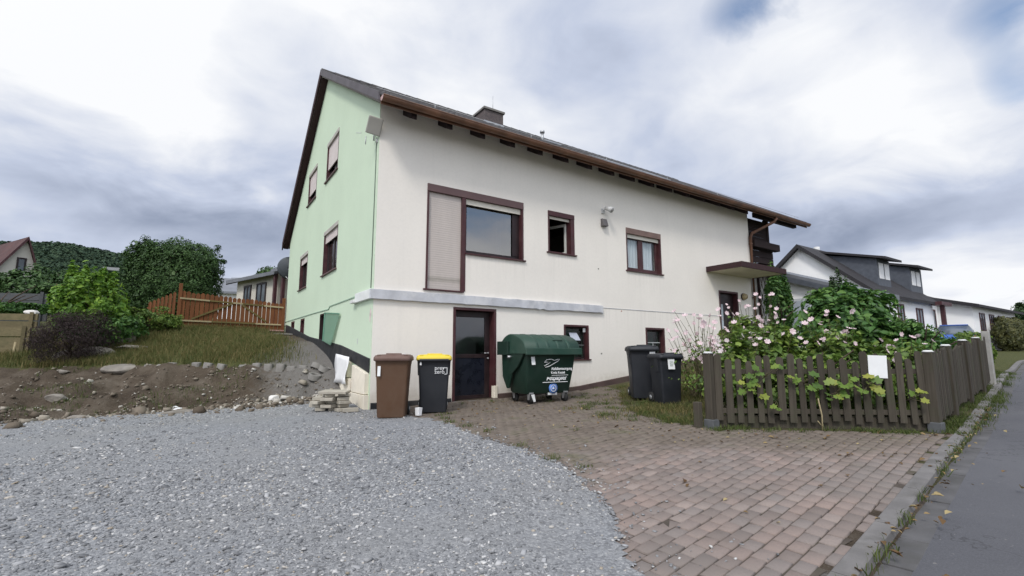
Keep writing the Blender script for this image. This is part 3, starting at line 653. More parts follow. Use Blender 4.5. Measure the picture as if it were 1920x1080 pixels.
# rooms behind the openings: floors and a dividing wall so that each opening looks into a dark room
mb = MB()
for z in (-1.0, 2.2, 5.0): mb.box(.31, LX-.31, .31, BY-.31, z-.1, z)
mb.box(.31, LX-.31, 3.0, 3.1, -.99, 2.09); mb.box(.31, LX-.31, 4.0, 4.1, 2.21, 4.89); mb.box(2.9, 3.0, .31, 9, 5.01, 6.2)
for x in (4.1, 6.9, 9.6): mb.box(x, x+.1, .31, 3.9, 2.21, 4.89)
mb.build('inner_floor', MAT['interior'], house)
# roof ---------------------------------------------------------------
SF = .6055; SB = (9.83-5.40)/(11.3-RY)
def zf(y): return 6.56+SF*y               # roof surface, front slope
def zb(y): return 9.83-SB*(y-RY)
RX0, RX1, YE, YB = -.22, 17.2, -.62, 11.3
def roof():
    # concrete pantiles: every course overlaps the one below and undulates across
    V = []; F = []; tw = .30; sub = 6; nx = int((RX1-RX0)/tw*sub); xs = np.linspace(RX0, RX1, nx+1)
    prof = .016*np.cos(2*np.pi*(xs-RX0)/tw) + .010*np.cos(4*np.pi*(xs-RX0)/tw)
    r = np.random.default_rng(9)
    def slope(ya, yb, zfun, n):
        for i in range(n):
            y0 = ya+(yb-ya)*i/n; y1 = ya+(yb-ya)*(i+1)/n*1.0 + (yb-ya)/n*.12
            if (yb > ya and y1 > yb) or (yb < ya and y1 < yb): y1 = yb
            jit = np.repeat(r.normal(0, .004, nx//sub+2), sub)[:nx+1]
            b = len(V); y0s = y0
            for yy, dz in ((y0s, -.005), (y0s, .034), (y1, .004)):
                z = zfun(yy)+dz
                V.extend(zip(xs, [yy]*(nx+1), z+prof+jit-.03))
            for q in range(2):
                for k in range(nx): F.append((b+q*(nx+1)+k, b+q*(nx+1)+k+1, b+(q+1)*(nx+1)+k+1, b+(q+1)*(nx+1)+k))
    slope(YE, RY, zf, 20); slope(YB, RY, zb, 21)
    o = np_mesh('roof', np.array(V), np.array(F), MAT['tile'], house); o['label'] = 'dark grey pantiled roof'
    # deck under the tiles with the pale boards seen from below
    mb = MB(); t = .15
    mb.prism([(RX0+.03, YE+.04, zf(YE+.04)-.05), (RX0+.03, RY, 9.83-.05), (RX0+.03, RY, 9.83-.05-t), (RX0+.03, YE+.04, zf(YE+.04)-.05-t)], (RX1-RX0-.06, 0, 0))
    mb.prism([(RX0+.03, YB-.04, zb(YB-.04)-.05), (RX0+.03, YB-.04, zb(YB-.04)-.05-t), (RX0+.03, RY+.004, 9.82-.05-t), (RX0+.03, RY+.004, 9.82-.05)], (RX1-RX0-.06, 0, 0))
    mb.build('soffit', MAT['soffit'], o)
    # ridge caps
    mb = MB()
    for i in range(44):
        x0 = RX0+i*.396; mb.tube([(x0, RY, 9.80), (x0+.42, RY, 9.785)], .11, 10)
    mb.build('ridge_cap', MAT['tile'], o)
    # verge boards on both gables
    for x in (RX0-.02, RX1-.02):
        mb = MB(); h = .27
        me_ = MB(); me_.prism([(x, YE+.02, zf(YE+.02)+.035), (x, RY, 9.83+.045), (x, RY, 9.83+.045-.20), (x, YE+.02, zf(YE+.02)-.15)], (.04, 0, 0)); me_.build('verge_tile', mottled('verge_tile', (.11, .10, .11), .25, 3, .8, .3, 30, .006), o)
        mb.prism([(x, YB-.02, zb(YB-.02)+.03), (x, YB-.02, zb(YB-.02)-h), (x, RY+.003, 9.83-h+.04), (x, RY+.003, 9.83+.042)], (.04, 0, 0))
        mb.build('verge_board', MAT['verge'], o)
    # dark boarding under the verge overhang
    mb = MB(); u = .012
    mb.prism([(RX0+.04, RY, 9.82-.05-t-u), (RX0+.04, RY+.0, 9.82-.05-t-u-.03), (RX0+.04, YB-.06, zb(YB-.06)-.05-t-u-.03), (RX0+.04, YB-.06, zb(YB-.06)-.05-t-u)], (-RX0-.045, 0, 0))
    mb.build('verge_soffit', MAT['verge'], o)
    # the gutter along the front eave: half-round with end cap
    mb = MB(); gy, gz, gr = YE-.055, zf(YE)-.075, .085; n = 10; rings = []
    for x in (RX0+.04, RX1-.0):
        rings.append([(x, gy+gr*math.cos(a), gz+gr*1.1*math.sin(a)) for a in np.linspace(math.pi, 2*math.pi, n)] + [(x, gy+(gr-.012)*math.cos(a), gz+(gr-.012)*1.1*math.sin(a)+.004) for a in np.linspace(2*math.pi, math.pi, n)])
    mb.loft(rings); mb.tube([(RX0+.04, gy-gr, gz+.004), (RX1, gy-gr, gz+.004)], .012, 6)
    for x in np.arange(RX0+.4, RX1, .83): mb.beam((x, gy-gr-.004, gz), (x, YE+.06, gz-.02), .03, .006)
    mb.box(RX0+.04, RX1, YE+.02, YE+.045, gz-.12, gz+.07)
    g = mb.build('gutter', MAT['gutter'], o); MB().prism([(RX0+.036, gy+gr*math.cos(a), gz+gr*1.1*math.sin(a)) for a in np.linspace(math.pi, 2*math.pi, n)], (-.006, 0, 0)).build('end_cap', mottled('gutter_cap', (.55, .38, .36), .1, 5, .5, 0), o)
    return o
roof_o = roof()
for i in range(17):
    x = .50+.834*i
    if x > LX-.2: break
    mb = MB(); y0, y1 = -.005, -.50; h = .15
    mb.prism([(x, y0, zf(y0)-.21), (x, y1, zf(y1)-.21), (x, y1, zf(y1)-.21-h*.9), (x, y1+.10, zf(y1+.1)-.21-h), (x, y0, zf(y0)-.21-h)], (.13, 0, 0)); mb.build('rafter', MAT['rafter'], house, bevel=.004)
# beams carrying the wide overhang on the far gable
for y, z in ((-.25, zf(-.25)-.30), (2.6, zf(2.6)-.30), (RY, 9.4)):
    MB().box(LX+.004, RX1-.25, y-.07, y+.07, z-.10, z+.08).build('purlin', MAT['rafter'], house, bevel=.006)
# chimney -------------------------------------------------------------
mb = MB().box(5.02, 5.80, 4.2, 5.0, 8.7, 9.60); ch = mb.build('chimney', MAT['brick'], house, bevel=.004)
MB().box(4.97, 5.85, 4.15, 5.05, 9.60, 9.68).build('chimney_cap', MAT['concrete'], ch, bevel=.008)
MB().box(5.0, 5.82, 4.18, 5.02, 9.05, 9.17).build('flashing', MAT['gal'], ch)
MB().tube([(5.42, 4.3, 9.68), (5.42, 4.3, 10.25)], .008, 6).build('lightning_rod', MAT['gal'], ch)
mb = MB(); mb.tube([(6.65, 3.0, zf(3.0)-.1), (6.65, 3.0, zf(3.0)+.26)], .05, 10); mb.tube([(6.65, 3.0, zf(3)+.26), (6.65, 3.0, zf(3)+.33)], .085, 10); mb.box(6.3, 7.0, 2.4, 3.05, zf(2.7)-.15, zf(2.7)-.1)
mb.build('vent_pipe', MAT['gal'], house)
mb = MB(); r_ = [(6.5, -.2), (9.3, -.2), (9.3, .5), (6.5, .5)]; mb.add([(x, y, zf(y)+.055) for x, y in r_]+[(x, y, zf(y)+.02) for x, y in r_], [(0,1,2,3),(0,4,5,1),(1,5,6,2),(2,6,7,3),(3,7,4,0)])
mb.build('roof_flashing', mottled('zinc_sheet', (.30, .31, .33), .2, 3, .5, .05, metal=.5), house)
# lightning conductor with holders along the eave and ridge
mb = MB(); mb.tube([(RX0, -.4, zf(-.4)+.10), (RX1-.2, -.4, zf(-.4)+.12)], .005, 5)
for x in np.arange(RX0+1.3, RX1-.2, 2.6): mb.tube([(x, -.4, zf(-.4)), (x, -.4, zf(-.4)+.13)], .006, 5)
mb.build('conductor_wire', MAT['gal'], house)
# downpipe at the far corner, with its swan neck from the gutter
mb = MB(); mb.tube([(14.75, YE-.05, 6.0), (14.70, -.58, 5.86), (13.98, -.12, 5.42), (13.93, -.075, 5.25), (13.93, -.075, .9)], .055, 10)
for z in (5.0, 3.0, 1.6): mb.tube([(13.93, -.075, z), (13.93, -.075, z+.05)], .066, 10)
mb.build('downpipe', mottled('copper_pipe', (.15, .072, .042), .3, 4, .5, .05, dirt=(.1, .05, .035), dirt_amt=.6), house)
# plinth and bands ------------------------------------------------------
def base_strip(u0, u1, top, mat, n=.014, pl='front', step=.25, name='plinth'):
    mb = MB(); us = np.arange(u0, u1+1e-6, step); us = np.append(us, u1) if us[-1] < u1-1e-3 else us; vs = []
    for u in us:
        for nn, z in ((n, -.6), (n, top(u)), (.0, top(u)+n)): vs.append(P3(pl, u, nn, z))
    k = len(us); mb.add(vs, [(i*3+j, (i+1)*3+j, (i+1)*3+j+1, i*3+j+1) for i in range(k-1) for j in range(2)] + [(0,1,2), ((k-1)*3, (k-1)*3+2, (k-1)*3+1)])
    return mb.build(name, mat, house)
base_strip(.03, 1.78, lambda u: .06, MAT['bitumen']); base_strip(2.95, 11.8, lambda u: float(np.interp(u, [2.9, 5.35, 7.55, 9.3, 11.4, 12], [.10, .17, .42, .72, 1.0, 1.05])), MAT['plinth'])
# black waterproofing along the foot of the green gable
def bandtop(u): return float(np.interp(u, [0, .17, 2.28, 6.09, 9.62, 10.85], [.92, .94, 1.22, 1.53, 2.0, 2.14]))
def bandbot(u): return float(np.interp(u, [0, .13, 2.25, 2.9], [.64, .67, 1.0, .4]))
mb = MB(); us = np.arange(.02, 10.8, .2); vs = []
for u in us:
    for nn, z in ((.016, bandbot(u) if u < 2.3 else h1(0, u)-.2), (.016, bandtop(u)), (.0, bandtop(u)+.012)): vs.append(P3('gable', u, nn, z))
k = len(us); mb.add(vs, [(i*3+j, (i+1)*3+j, (i+1)*3+j+1, i*3+j+1) for i in range(k-1) for j in range(2)]); mb.build('waterproof_band', MAT['bitumen'], house)
# insulation boards on the exposed foundation
def ins_board(u0, u1, zb0, zt, n0, n1, mat, name='insulation_board'):
    mb = MB(); us = np.linspace(u0, u1, 6)
    top = [P3('gable', u, n1, zt(u)) for u in us]; bot = [P3('gable', u, n1, zb0(u)) for u in us[::-1]]
    mb.prism(top+bot, (n1-n0, 0, 0)); return mb.build(name, mat, house, bevel=.004)
gz_ = lambda u: h1(-.1, u)-.15
ins_board(.02, 1.02, gz_, lambda u: min(bandbot(u)-.02, .22+.0*u), .0, .10, MAT['insul'])
ins_board(.06, 1.00, lambda u: .235, lambda u: bandbot(u)-.015, .0, .085, MAT['insul'])
ins_board(1.03, 2.20, gz_, lambda u: min(.50, bandbot(u)-.02), .0, .10, MAT['insul'])
ins_board(1.32, 2.24, lambda u: .515, lambda u: bandbot(u)-.02, .0, .10, MAT['insul'])
mb = MB(); n = 7; vs = []
for i in range(n):
    for j in range(n):
        u = 1.15+1.1*i/(n-1); z = .38+.58*j/(n-1)*(1+.12*(i/(n-1))); vs.append(P3('gable', u, .115+.05*math.sin(i*1.7+j*.8)*(1-j/n)+.04*(1-j/n), z))
mb.add(vs, [(i*n+j, (i+1)*n+j, (i+1)*n+j+1, i*n+j+1) for i in range(n-1) for j in range(n-1)], 0, True); fl = mb.build('fleece_sheet', MAT['white_sheet'], house); fl.modifiers.new('thick', 'SOLIDIFY').thickness = .006
# the thick band between the floors: grey primer, wraps round the corner
mb = MB(); us = np.linspace(-.075, 6.33, 60); r2 = random.Random(4); top = [(u, 2.325+r2.uniform(-.004, .004)) for u in us]; bot = [(u, 2.125+r2.uniform(-.006, .004)-(.02 if 4.0 < u < 5.6 and r2.random() < .3 else 0)) for u in us]
mb.prism([(u, .003, z) for u, z in top] + [(u, .003, z) for u, z in bot[::-1]], (0, -.075, 0)); mb.build('floor_band', MAT['band_grey'], house, bevel=.008)
MB().prism([(-.0, 1.05, 2.13), (-.0, .002, 2.13), (-.0, .002, 2.33), (-.0, 1.05, 2.33)], (-.075, 0, 0)).build('floor_band', mottled('white_primer', (.70, .72, .70), .1, 4, .85, .3, 60, .004), house, bevel=.01)
MB().box(-.11, -.003, 1.03, 1.30, 2.13, 2.20).build('band_end', MAT['white_paint'], house, bevel=.01)
mb = MB(); fbox(mb, 'front', 6.33, 11.78, .0, .012, 2.268, 2.280); fbox(mb, 'front', 6.33, 6.36, .0, .011, 2.1, 2.268); mb.build('step_shadow_strip', MAT['band_grey'], house)  # grey strip puts in the shadow line under the proud upper plaster
mb = MB(); pts = [(1.3, 2.29), (3.6, 2.27), (3.72, 2.20), (5.4, 2.22), (10.8, 2.24)]
for a, b in zip(pts[:-1], pts[1:]): mb.beam((-.008, a[0], a[1]), (-.008, b[0], b[1]), .022, .022)
mb.build('step_shadow_strip', mottled('green_step_shadow', (.34, .46, .36), .1, 4, .9, 0), house)  # shadow line of the gable's plaster step, put in as darker green strips
# plaster chips -------------------------------------------------------------
def chip(pl, u, z, ru, rz, mat):
    mb = MB(); rr = random.Random(int(u*100+z*10)); p = [P3(pl, u+ru*math.cos(a)*rr.uniform(.5, 1), .002, z+rz*math.sin(a)*rr.uniform(.5, 1)) for a in np.linspace(0, 6.28, 11)[:-1]]
    e = P3(pl, 0, .003, 0); mb.prism(p, e); mb.build('plaster_chip', mat, house)
chip('gable', .12, 1.82, .06, .17, mottled('pink_chip', (.62, .52, .50), .3, 9, .9, .2)); chip('front', 6.25, 3.35, .03, .03, MAT['concrete']); chip('front', 6.28, 1.02, .035, .03, MAT['concrete'])
chip('front', 7.1, 2.21, .03, .03, mottled('orange_chip', (.5, .27, .2), .2, 9, .9, .1)); chip('gable', .95, 1.30, .02, .1, MAT['band_grey'])

# windows ----------------------------------------------------------------
def casing(pl, rect, frame, depth=.20, t=.045, mat='frame', bottom=True, proud=.012):
    u0, u1, z0, z1 = rect; mb = MB()
    fbox(mb, pl, u0+.002, u0+t, -depth, proud, z0, z1-t-.001); fbox(mb, pl, u1-t, u1-.002, -depth, proud, z0, z1-t-.001); fbox(mb, pl, u0+.002, u1-.002, -depth, proud, z1-t, z1-.002)
    return mb.build('frame', MAT[mat], frame, bevel=.003)
def sash(pl, u0, u1, z0, z1, n, parent, w=.07, mat='frame_dark', glass='glass', name='sash'):
    mb = MB(); fbox(mb, pl, u0, u0+w, n-.05, n, z0, z1); fbox(mb, pl, u1-w, u1, n-.05, n, z0, z1); fbox(mb, pl, u0+w, u1-w, n-.05, n-.002, z0, z0+w); fbox(mb, pl, u0+w, u1-w, n-.05, n-.002, z1-w, z1)
    s = mb.build(name, MAT[mat], parent, bevel=.006)
    if glass: fbox(MB(), pl, u0+w-.008, u1-w+.008, n-.031, n-.022, z0+w-.008, z1-w+.008).build('pane', MAT[glass], parent)
    return s
def sill(pl, u0, u1, z, parent, out=.05, mat='frame', t=.035):
    mb = MB(); fbox(mb, pl, u0-.05, u1+.05, -.20, out, z-t, z); return mb.build('sill', MAT[mat], parent, bevel=.004)
def win_base(pl, rect, label=None):
    w = bpy.data.objects.new('window', None); COL.objects.link(w); w.parent = house
    if label: w['label'] = label
    return w
# the L-shaped balcony window: wide pane on the right, closed tall roller shutter on the left
u0, u1, z0, z1 = FW['big']; tz = FW['tall'][2]
w = win_base('front', None, 'wide living room window joined to a tall closed beige shutter')
mb = MB(); fbox(mb, 'front', u0+.002, u1-.002, -.20, .022, z1-.17, z1-.002); mb.build('shutter_head', MAT['shutter_head'], w, bevel=.004)
mb = MB(); fbox(mb, 'front', u0+.002, u0+.045, -.20, .014, tz, z1-.172); fbox(mb, 'front', 1.985, 2.085, -.20, .014, tz, z1-.172); fbox(mb, 'front', u1-.055, u1-.002, -.20, .014, z0, z1-.172); fbox(mb, 'front', u0+.045, u1-.055, -.20, -.175, z1-.30, z1-.173); mb.build('frame', MAT['frame'], w, bevel=.003)
fbox(MB(), 'front', u0+.046, 1.984, -.075, -.045, tz+.005, z1-.173).build('roller_shutter', MAT['shutter_beige'], w)
fbox(MB(), 'front', 2.087, u1-.057, -.075, -.045, z1-.30, z1-.173).build('roller_shutter', MAT['cream_pvc'], w)
sash('front', 2.087, u1-.057, z0+.01, z1-.18, -.12, w, .085)
mb = MB(); fbox(mb, 'front', u1-.26, u1-.06, -.118, -.108, z0+.10, z1-.31); mb.build('guide_rail', MAT['frame_dark'], w)
sill('front', u0, 1.99, tz, w); sill('front', 2.12, u1, z0, w)
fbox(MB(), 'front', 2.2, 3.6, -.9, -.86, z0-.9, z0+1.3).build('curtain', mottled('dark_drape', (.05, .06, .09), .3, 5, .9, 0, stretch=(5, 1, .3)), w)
# small window, sash swung inwards
u0, u1, z0, z1 = FW['small']; w = win_base('front', None, 'small bathroom window with its sash swung open')
mb = MB(); fbox(mb, 'front', u0+.002, u1-.002, -.20, .020, z1-.13, z1-.002); mb.build('shutter_head', MAT['frame'], w, bevel=.004)
mb = MB(); fbox(mb, 'front', u0+.002, u0+.045, -.20, .012, z0, z1-.132); fbox(mb, 'front', u1-.13, u1-.002, -.20, .012, z0, z1-.132); fbox(mb, 'front', u0+.046, u1-.131, -.20, -.10, z0, z0+.05); mb.build('frame', MAT['frame'], w, bevel=.003)
fbox(MB(), 'front', u0+.046, u1-.132, -.08, -.05, z1-.20, z1-.133).build('roller_shutter', MAT['cream_pvc'], w)
mb = MB(); a = P3('front', u1-.14, -.21, 0); ang = R(72); L2 = .62
for zz in (z0+.07, z1-.25): mb.beam((a[0], a[1], zz), (a[0]-L2*math.cos(ang), a[1]+L2*math.sin(ang), zz), .05, .07)
for q in (.0, L2): mb.beam((a[0]-q*math.cos(ang), a[1]+q*math.sin(ang), z0+.05), (a[0]-q*math.cos(ang), a[1]+q*math.sin(ang), z1-.22), .06, .05, up=(1, 0, 0))
mb.build('sash', mottled('white_sash', (.62, .63, .58), .05, 3, .5, 0), w, bevel=.004)
mb = MB(); mb.beam((a[0]-.03*math.cos(ang), a[1]+.03*math.sin(ang), (z0+z1)/2-.08), (a[0]-(L2-.03)*math.cos(ang), a[1]+(L2-.03)*math.sin(ang), (z0+z1)/2-.08), .01, z1-z0-.40); mb.build('pane', MAT['glass'], w)
sill('front', u0, u1, z0, w)
# two-sash kitchen window with net curtain
u0, u1, z0, z1 = FW['kitchen']; w = win_base('front', None, 'two-sash kitchen window with pale net curtains')
mb = MB(); fbox(mb, 'front', u0+.002, u1-.002, -.20, .020, z1-.17, z1-.002); mb.build('shutter_head', mottled('worn_head', (.20, .13, .11), .25, 3, .6, 0), w, bevel=.004)
mb = MB(); fbox(mb, 'front', u0+.002, u0+.04, -.20, .012, z0, z1-.172); fbox(mb, 'front', u1-.05, u1-.002, -.20, .012, z0, z1-.172); fbox(mb, 'front', u0+.04, u1-.05, -.20, -.155, z1-.30, z1-.173); mb.build('frame', MAT['frame'], w, bevel=.003)
fbox(MB(), 'front', u0+.042, u1-.052, -.08, -.05, z1-.28, z1-.173).build('roller_shutter', MAT['cream_pvc'], w)
mid = (u0+u1)/2-.05; sash('front', u0+.042, mid, z0+.01, z1-.18, -.10, w, .10, 'frame', 'glass_clear'); sash('front', mid+.002, u1-.052, z0+.01, z1-.18, -.10, w, .10, 'frame', 'glass_clear')
mb = MB(); xs = np.linspace(u0+.1, u1-.2, 60); vs = []
for i, x in enumerate(xs):
    yv = .18+.018*math.sin(i*1.1)
    vs += [(x, yv, z0+.05), (x, yv, z1-.15)]
mb.add(vs, [(2*i, 2*i+2, 2*i+3, 2*i+1) for i in range(len(xs)-1)], 0, True); mb.build('curtain', MAT['curtain'], w)
sill('front', u0, u1, z0, w)
# cellar windows on the front
u0, u1, z0, z1 = FW['cellar1']; w = win_base('front', None, 'greenish cellar window with a small tilted vent pane')
casing('front', FW['cellar1'], w, .16, .05); sash('front', u0+.052, u1-.052, z0+.01, z1-.055, -.11, w, .04, 'frame_dark', 'glass_frost'); sill('front', u0, u1, z0, w, .04)
mb = MB(); fbox(mb, 'front', u0+.09, u1-.09, -.108, -.095, z0+.36, z0+.375); fbox(mb, 'front', u0+.40, u0+.412, -.108, -.095, z0+.05, z0+.36); mb.build('glazing_bar', MAT['gal'], w)
mb = MB(); mb.prism([(u0+.25, .10, z1-.20), (u0+.52, .10, z1-.20), (u0+.54, -.03, z1-.40), (u0+.23, -.03, z1-.40)], (0, -.008, -.004)); mb.build('vent_pane', mottled('vent_sheet', (.42, .45, .52), .1, 4, .3, 0), w)
fbox(MB(), 'front', u1-.15, u1-.06, -.07, -.06, z1-.18, z1-.07).build('sticker', MAT['sticker'], w)
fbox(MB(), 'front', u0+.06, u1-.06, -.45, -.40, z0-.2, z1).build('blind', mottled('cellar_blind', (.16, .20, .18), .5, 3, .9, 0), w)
u0, u1, z0, z1 = FW['cellar2']; w = win_base('front', None, 'divided cellar window behind the black bins')
casing('front', FW['cellar2'], w, .16, .06); sash('front', u0+.062, u1-.062, z0+.01, z1-.065, -.11, w, .05, 'frame_dark', 'glass_frost'); sill('front', u0, u1, z0, w, .03)
mb = MB(); fbox(mb, 'front', u0+.11, u1-.11, -.108, -.095, z0+.33, z0+.355); fbox(mb, 'front', (u0+u1)/2-.01, (u0+u1)/2+.01, -.108, -.095, z0+.05, z0+.33); mb.build('glazing_bar', mottled('pale_bar', (.4, .42, .42), .1, 4, .5, 0), w)
fbox(MB(), 'front', u0+.06, u1-.06, -.45, -.40, z0-.2, z1).build('blind', mottled('cellar_blind', (.13, .18, .17), .5, 3, .9, 0), w)
# gable windows
for key, closed, lab in (('up1', .66, 'upper gable window with its shutter two thirds down'), ('up2', .66, None), ('mid1', .20, None), ('mid2', .20, None)):
    u0, u1, z0, z1 = GW[key]; w = win_base('gable', None, lab)
    mb = MB(); fbox(mb, 'gable', u0+.002, u1-.002, -.20, .016, z1-.11, z1-.002); mb.build('shutter_head', mottled('green_head', (.42, .40, .36), .15, 3, .8, 0), w, bevel=.003)
    mb = MB(); fbox(mb, 'gable', u0+.002, u0+.05, -.20, .004, z0, z1-.112); fbox(mb, 'gable', u1-.05, u1-.002, -.20, .004, z0, z1-.112); fbox(mb, 'gable', u0+.05, u1-.05, -.20, -.155, z1-.2, z1-.113); mb.build('frame', MAT['frame'], w, bevel=.003)
    zc = z1-.112-(z1-z0-.112)*closed; fbox(MB(), 'gable', u0+.051, u1-.051, -.060, -.035, zc, z1-.113).build('roller_shutter', MAT['shutter_pink'], w)
    m_ = (u0+u1)/2; sash('gable', u0+.051, m_, z0+.01, z1-.115, -.10, w, .08); sash('gable', m_+.002, u1-.051, z0+.01, z1-.115, -.10, w, .08)
    sill('gable', u0, u1, z0, w, .05, 'shutter_head')
for key in ('low2', 'low3'):
    u0, u1, z0, z1 = GW[key]; w = win_base('gable', None); casing('gable', GW[key], w, .16, .06); sash('gable', u0+.062, u1-.062, z0+.01, z1-.065, -.10, w, .05)
u0, u1, z0, z1 = GW['low1']; w = win_base('gable', None, 'cellar opening with a green plastic sheet swung out beside it')
casing('gable', GW['low1'], w, .18, .05, 'frame_dark'); sash('gable', u0+.052, u1-.052, z0+.01, z1-.055, -.14, w, .05)
m = NT('green_sheet'); m.base((.26, .46, .34)); m.rough(.3); m.b.inputs['Transmission Weight'].default_value = .0; m.b.inputs['Alpha'].default_value = .5; MAT['green_sheet'] = m.m
mb = MB(); mb.prism([(-.03, 3.98, 2.11), (-.04, 2.40, 1.98), (-.07, 3.02, 1.24), (-.06, 3.90, 1.36)], (-.012, 0, 0)); sh_ = mb.build('cover_sheet', MAT['green_sheet'], w)
mb = MB(); mb.beam((-.048, 3.98, 2.115), (-.058, 2.40, 1.985), .022, .03); mb.beam((-.045, 3.99, 2.1), (-.08, 3.9, 1.36), .02, .025); mb.build('sheet_edge', mottled('sheet_trim', (.10, .25, .17), .1, 4, .6, 0), w)
# cellar door ----------------------------------------------------------
u0, u1, z0, z1 = FW['door']; dr = bpy.data.objects.new('cellar_door', None); COL.objects.link(dr); dr.parent = house
mb = MB(); fbox(mb, 'front', u0+.002, u0+.06, -.29, .014, -.02, z1-.062); fbox(mb, 'front', u1-.06, u1-.002, -.29, .014, .02, z1-.062); fbox(mb, 'front', u0+.002, u1-.002, -.29, .014, z1-.06, z1-.002); mb.build('door_frame', MAT['frame'], dr, bevel=.004)
mb = MB(); fbox(mb, 'front', u0+.062, u0+.17, -.24, -.19, .0, z1-.064); fbox(mb, 'front', u1-.19, u1-.062, -.24, -.19, .0, z1-.064); fbox(mb, 'front', u0+.17, u1-.19, -.24, -.192, .0, .10); fbox(mb, 'front', u0+.17, u1-.19, -.24, -.192, .93, 1.02); fbox(mb, 'front', u0+.17, u1-.19, -.24, -.192, 1.86, z1-.064)
mb.build('door_leaf', MAT['frame_dark'], dr, bevel=.005)
fbox(MB(), 'front', u0+.165, u1-.185, -.225, -.212, 1.015, 1.865).build('pane', glassmat('blue_dark_glass', (.22, .28, .36), .12, .10, .15), dr)
fbox(MB(), 'front', u0+.165, u1-.185, -.225, -.207, .095, .935).build('lower_panel', mottled('dark_panel', (.010, .012, .020), .4, 3, .3, .05), dr)
mb = MB(); hx = u1-.125
for z in (1.04, .92): mb.tube([(hx, .19, z), (hx, .13, z)], .018, 8)
mb.tube([(hx, .14, 1.04), (hx-.11, .135, 1.04)], .011, 8); mb.build('handle', MAT['gal'], dr)
MB().box(u0-.02, u1+.10, -.10, .28, -.12, .0).build('door_step', MAT['concrete'], dr, bevel=.01)
fbox(MB(), 'front', u1-.062, u1+.03, -.1, .035, .02, .30).build('jamb_foot', MAT['insul'], dr, bevel=.01)
# entrance door -----------------------------------------------------------
u0, u1, z0, z1 = FW['entrance']; dr = bpy.data.objects.new('front_door', None); COL.objects.link(dr); dr.parent = house
casing('front', FW['entrance'], dr, .22, .07)
fbox(MB(), 'front', u0+.072, u1-.072, -.22, -.16, z0+.02, z1-.075).build('door_leaf', MAT['frame_dark'], dr, bevel=.006)
fbox(MB(), 'front', u0+.30, u0+.44, -.159, -.150, z0+.7, z1-.45).build('pane', mottled('pale_door_glass', (.40, .46, .50), .2, 4, .2, 0), dr)
mb = MB(); mb.tube([(u1-.2, .10, z0+.9), (u1-.2, .10, z0+1.3)], .015, 8); mb.build('handle', MAT['gal'], dr)
MB().box(u0-.3, u1+.3, -1.1, -.003, .6, z0-.01).build('door_step', MAT['concrete'], dr, bevel=.015)
# canopy over the entrance ------------------------------------------------
cn = bpy.data.objects.new('canopy', None); COL.objects.link(cn); cn.parent = house
MB().box(11.24, 13.86, -1.22, -.002, 3.73, 3.83).build('canopy_slab', mottled('cream_soffit', (.58, .54, .40), .1, 2, .8, 0), cn)
mb = MB(); mb.box(11.20, 13.92, -1.27, -1.223, 3.72, 3.90); mb.box(11.20, 11.238, -1.222, -.002, 3.72, 3.90); mb.box(13.864, 13.92, -1.222, -.1, 3.72, 3.90); mb.box(11.24, 13.86, -1.22, -.002, 3.835, 3.89); mb.build('canopy_fascia', MAT['verge'], cn, bevel=.004)
# balcony behind the far corner ----------------------------------------------
bc = bpy.data.objects.new('balcony', None); COL.objects.link(bc); bc.parent = house
MB().box(LX+.003, 15.7, .15, 5.0, 4.16, 4.34).build('balcony_floor', MAT['rafter'], bc, bevel=.005)
for zz in (4.42, 4.66, 4.90): MB().box(LX+.05, 15.75, .08, .12, zz, zz+.225).build('railing_board', MAT['rafter'], bc, bevel=.004)
for zz in (4.42, 4.66, 4.90): MB().box(15.70, 15.74, .13, 5.0, zz, zz+.19).build('railing_board', MAT['rafter'], bc, bevel=.004)
mb = MB(); mb.box(LX+.1, 15.85, -.16, .06, 4.94, 5.20); mb.build('flower_box', MAT['rafter'], bc, bevel=.01)
for x in (15.62,): MB().box(x-.07, x+.07, .14, .28, 1.0, 6.3).build('balcony_post', MAT['rafter'], bc, bevel=.006)
mb = MB()
for q in range(6): mb.box(LX+.02, 15.54, .16, .19, 5.14+q*.165, 5.14+q*.165+.15)
for x in (LX+.1, 15.4): mb.box(x, x+.06, .191, .23, 4.4, 6.2)
mb.build('side_screen', MAT['rafter'], bc)

# things on the house ----------------------------------------------------------
t = thing('antenna', 'grey square panel antenna bracketed high on the green gable corner', 'antenna', (-.02, .18, 5.78))
mb = MB(); mb.box(-.15, .15, -.05, .05, -.18, .18); b = mb.build('panel', mottled('grey_radome', (.36, .345, .31), .08, 3, .5, 0), t, bevel=.02, loc=(-.10, -.22, -.02), rot=Matrix.Rotation(R(-14), 3, 'Z').to_4x4().to_euler() if False else (Matrix.Rotation(R(-18), 4, 'Z') @ Matrix.Rotation(R(26), 4, 'X') @ Matrix.Rotation(R(12), 4, 'Y')).to_euler())
mb = MB(); mb.tube([(.015, .0, -.05), (-.16, .0, -.02)], .018, 8); mb.tube([(-.02, .05, -.22), (-.02, .05, .1)], .018, 8); mb.tube([(-.28, .09, -.10), (-.36, .19, -.08)], .007, 6); mb.tube([(-.2, .02, -.18), (-.2, .02, -.36)], .010, 6); mb.build('bracket', MAT['gal'], t)
t2 = MB().tube([(-.012, .13, 5.6), (-.012, .13, 2.36)], .008, 6).build('cable', mottled('dark_cable', (.10, .14, .11), .1, 4, .7, 0)); tag(t2, 'thin dark cable running down the green gable from the antenna', 'cable')
MB().tube([(.02, -.08, -.23), (.02, -.08, -.31)], .035, 10).build('lens', MAT['white_paint'], t)
t = thing('wall_lamp', 'white security lamp on the front wall above the dark vent cowl', 'lamp', (6.47, 0, 5.05))
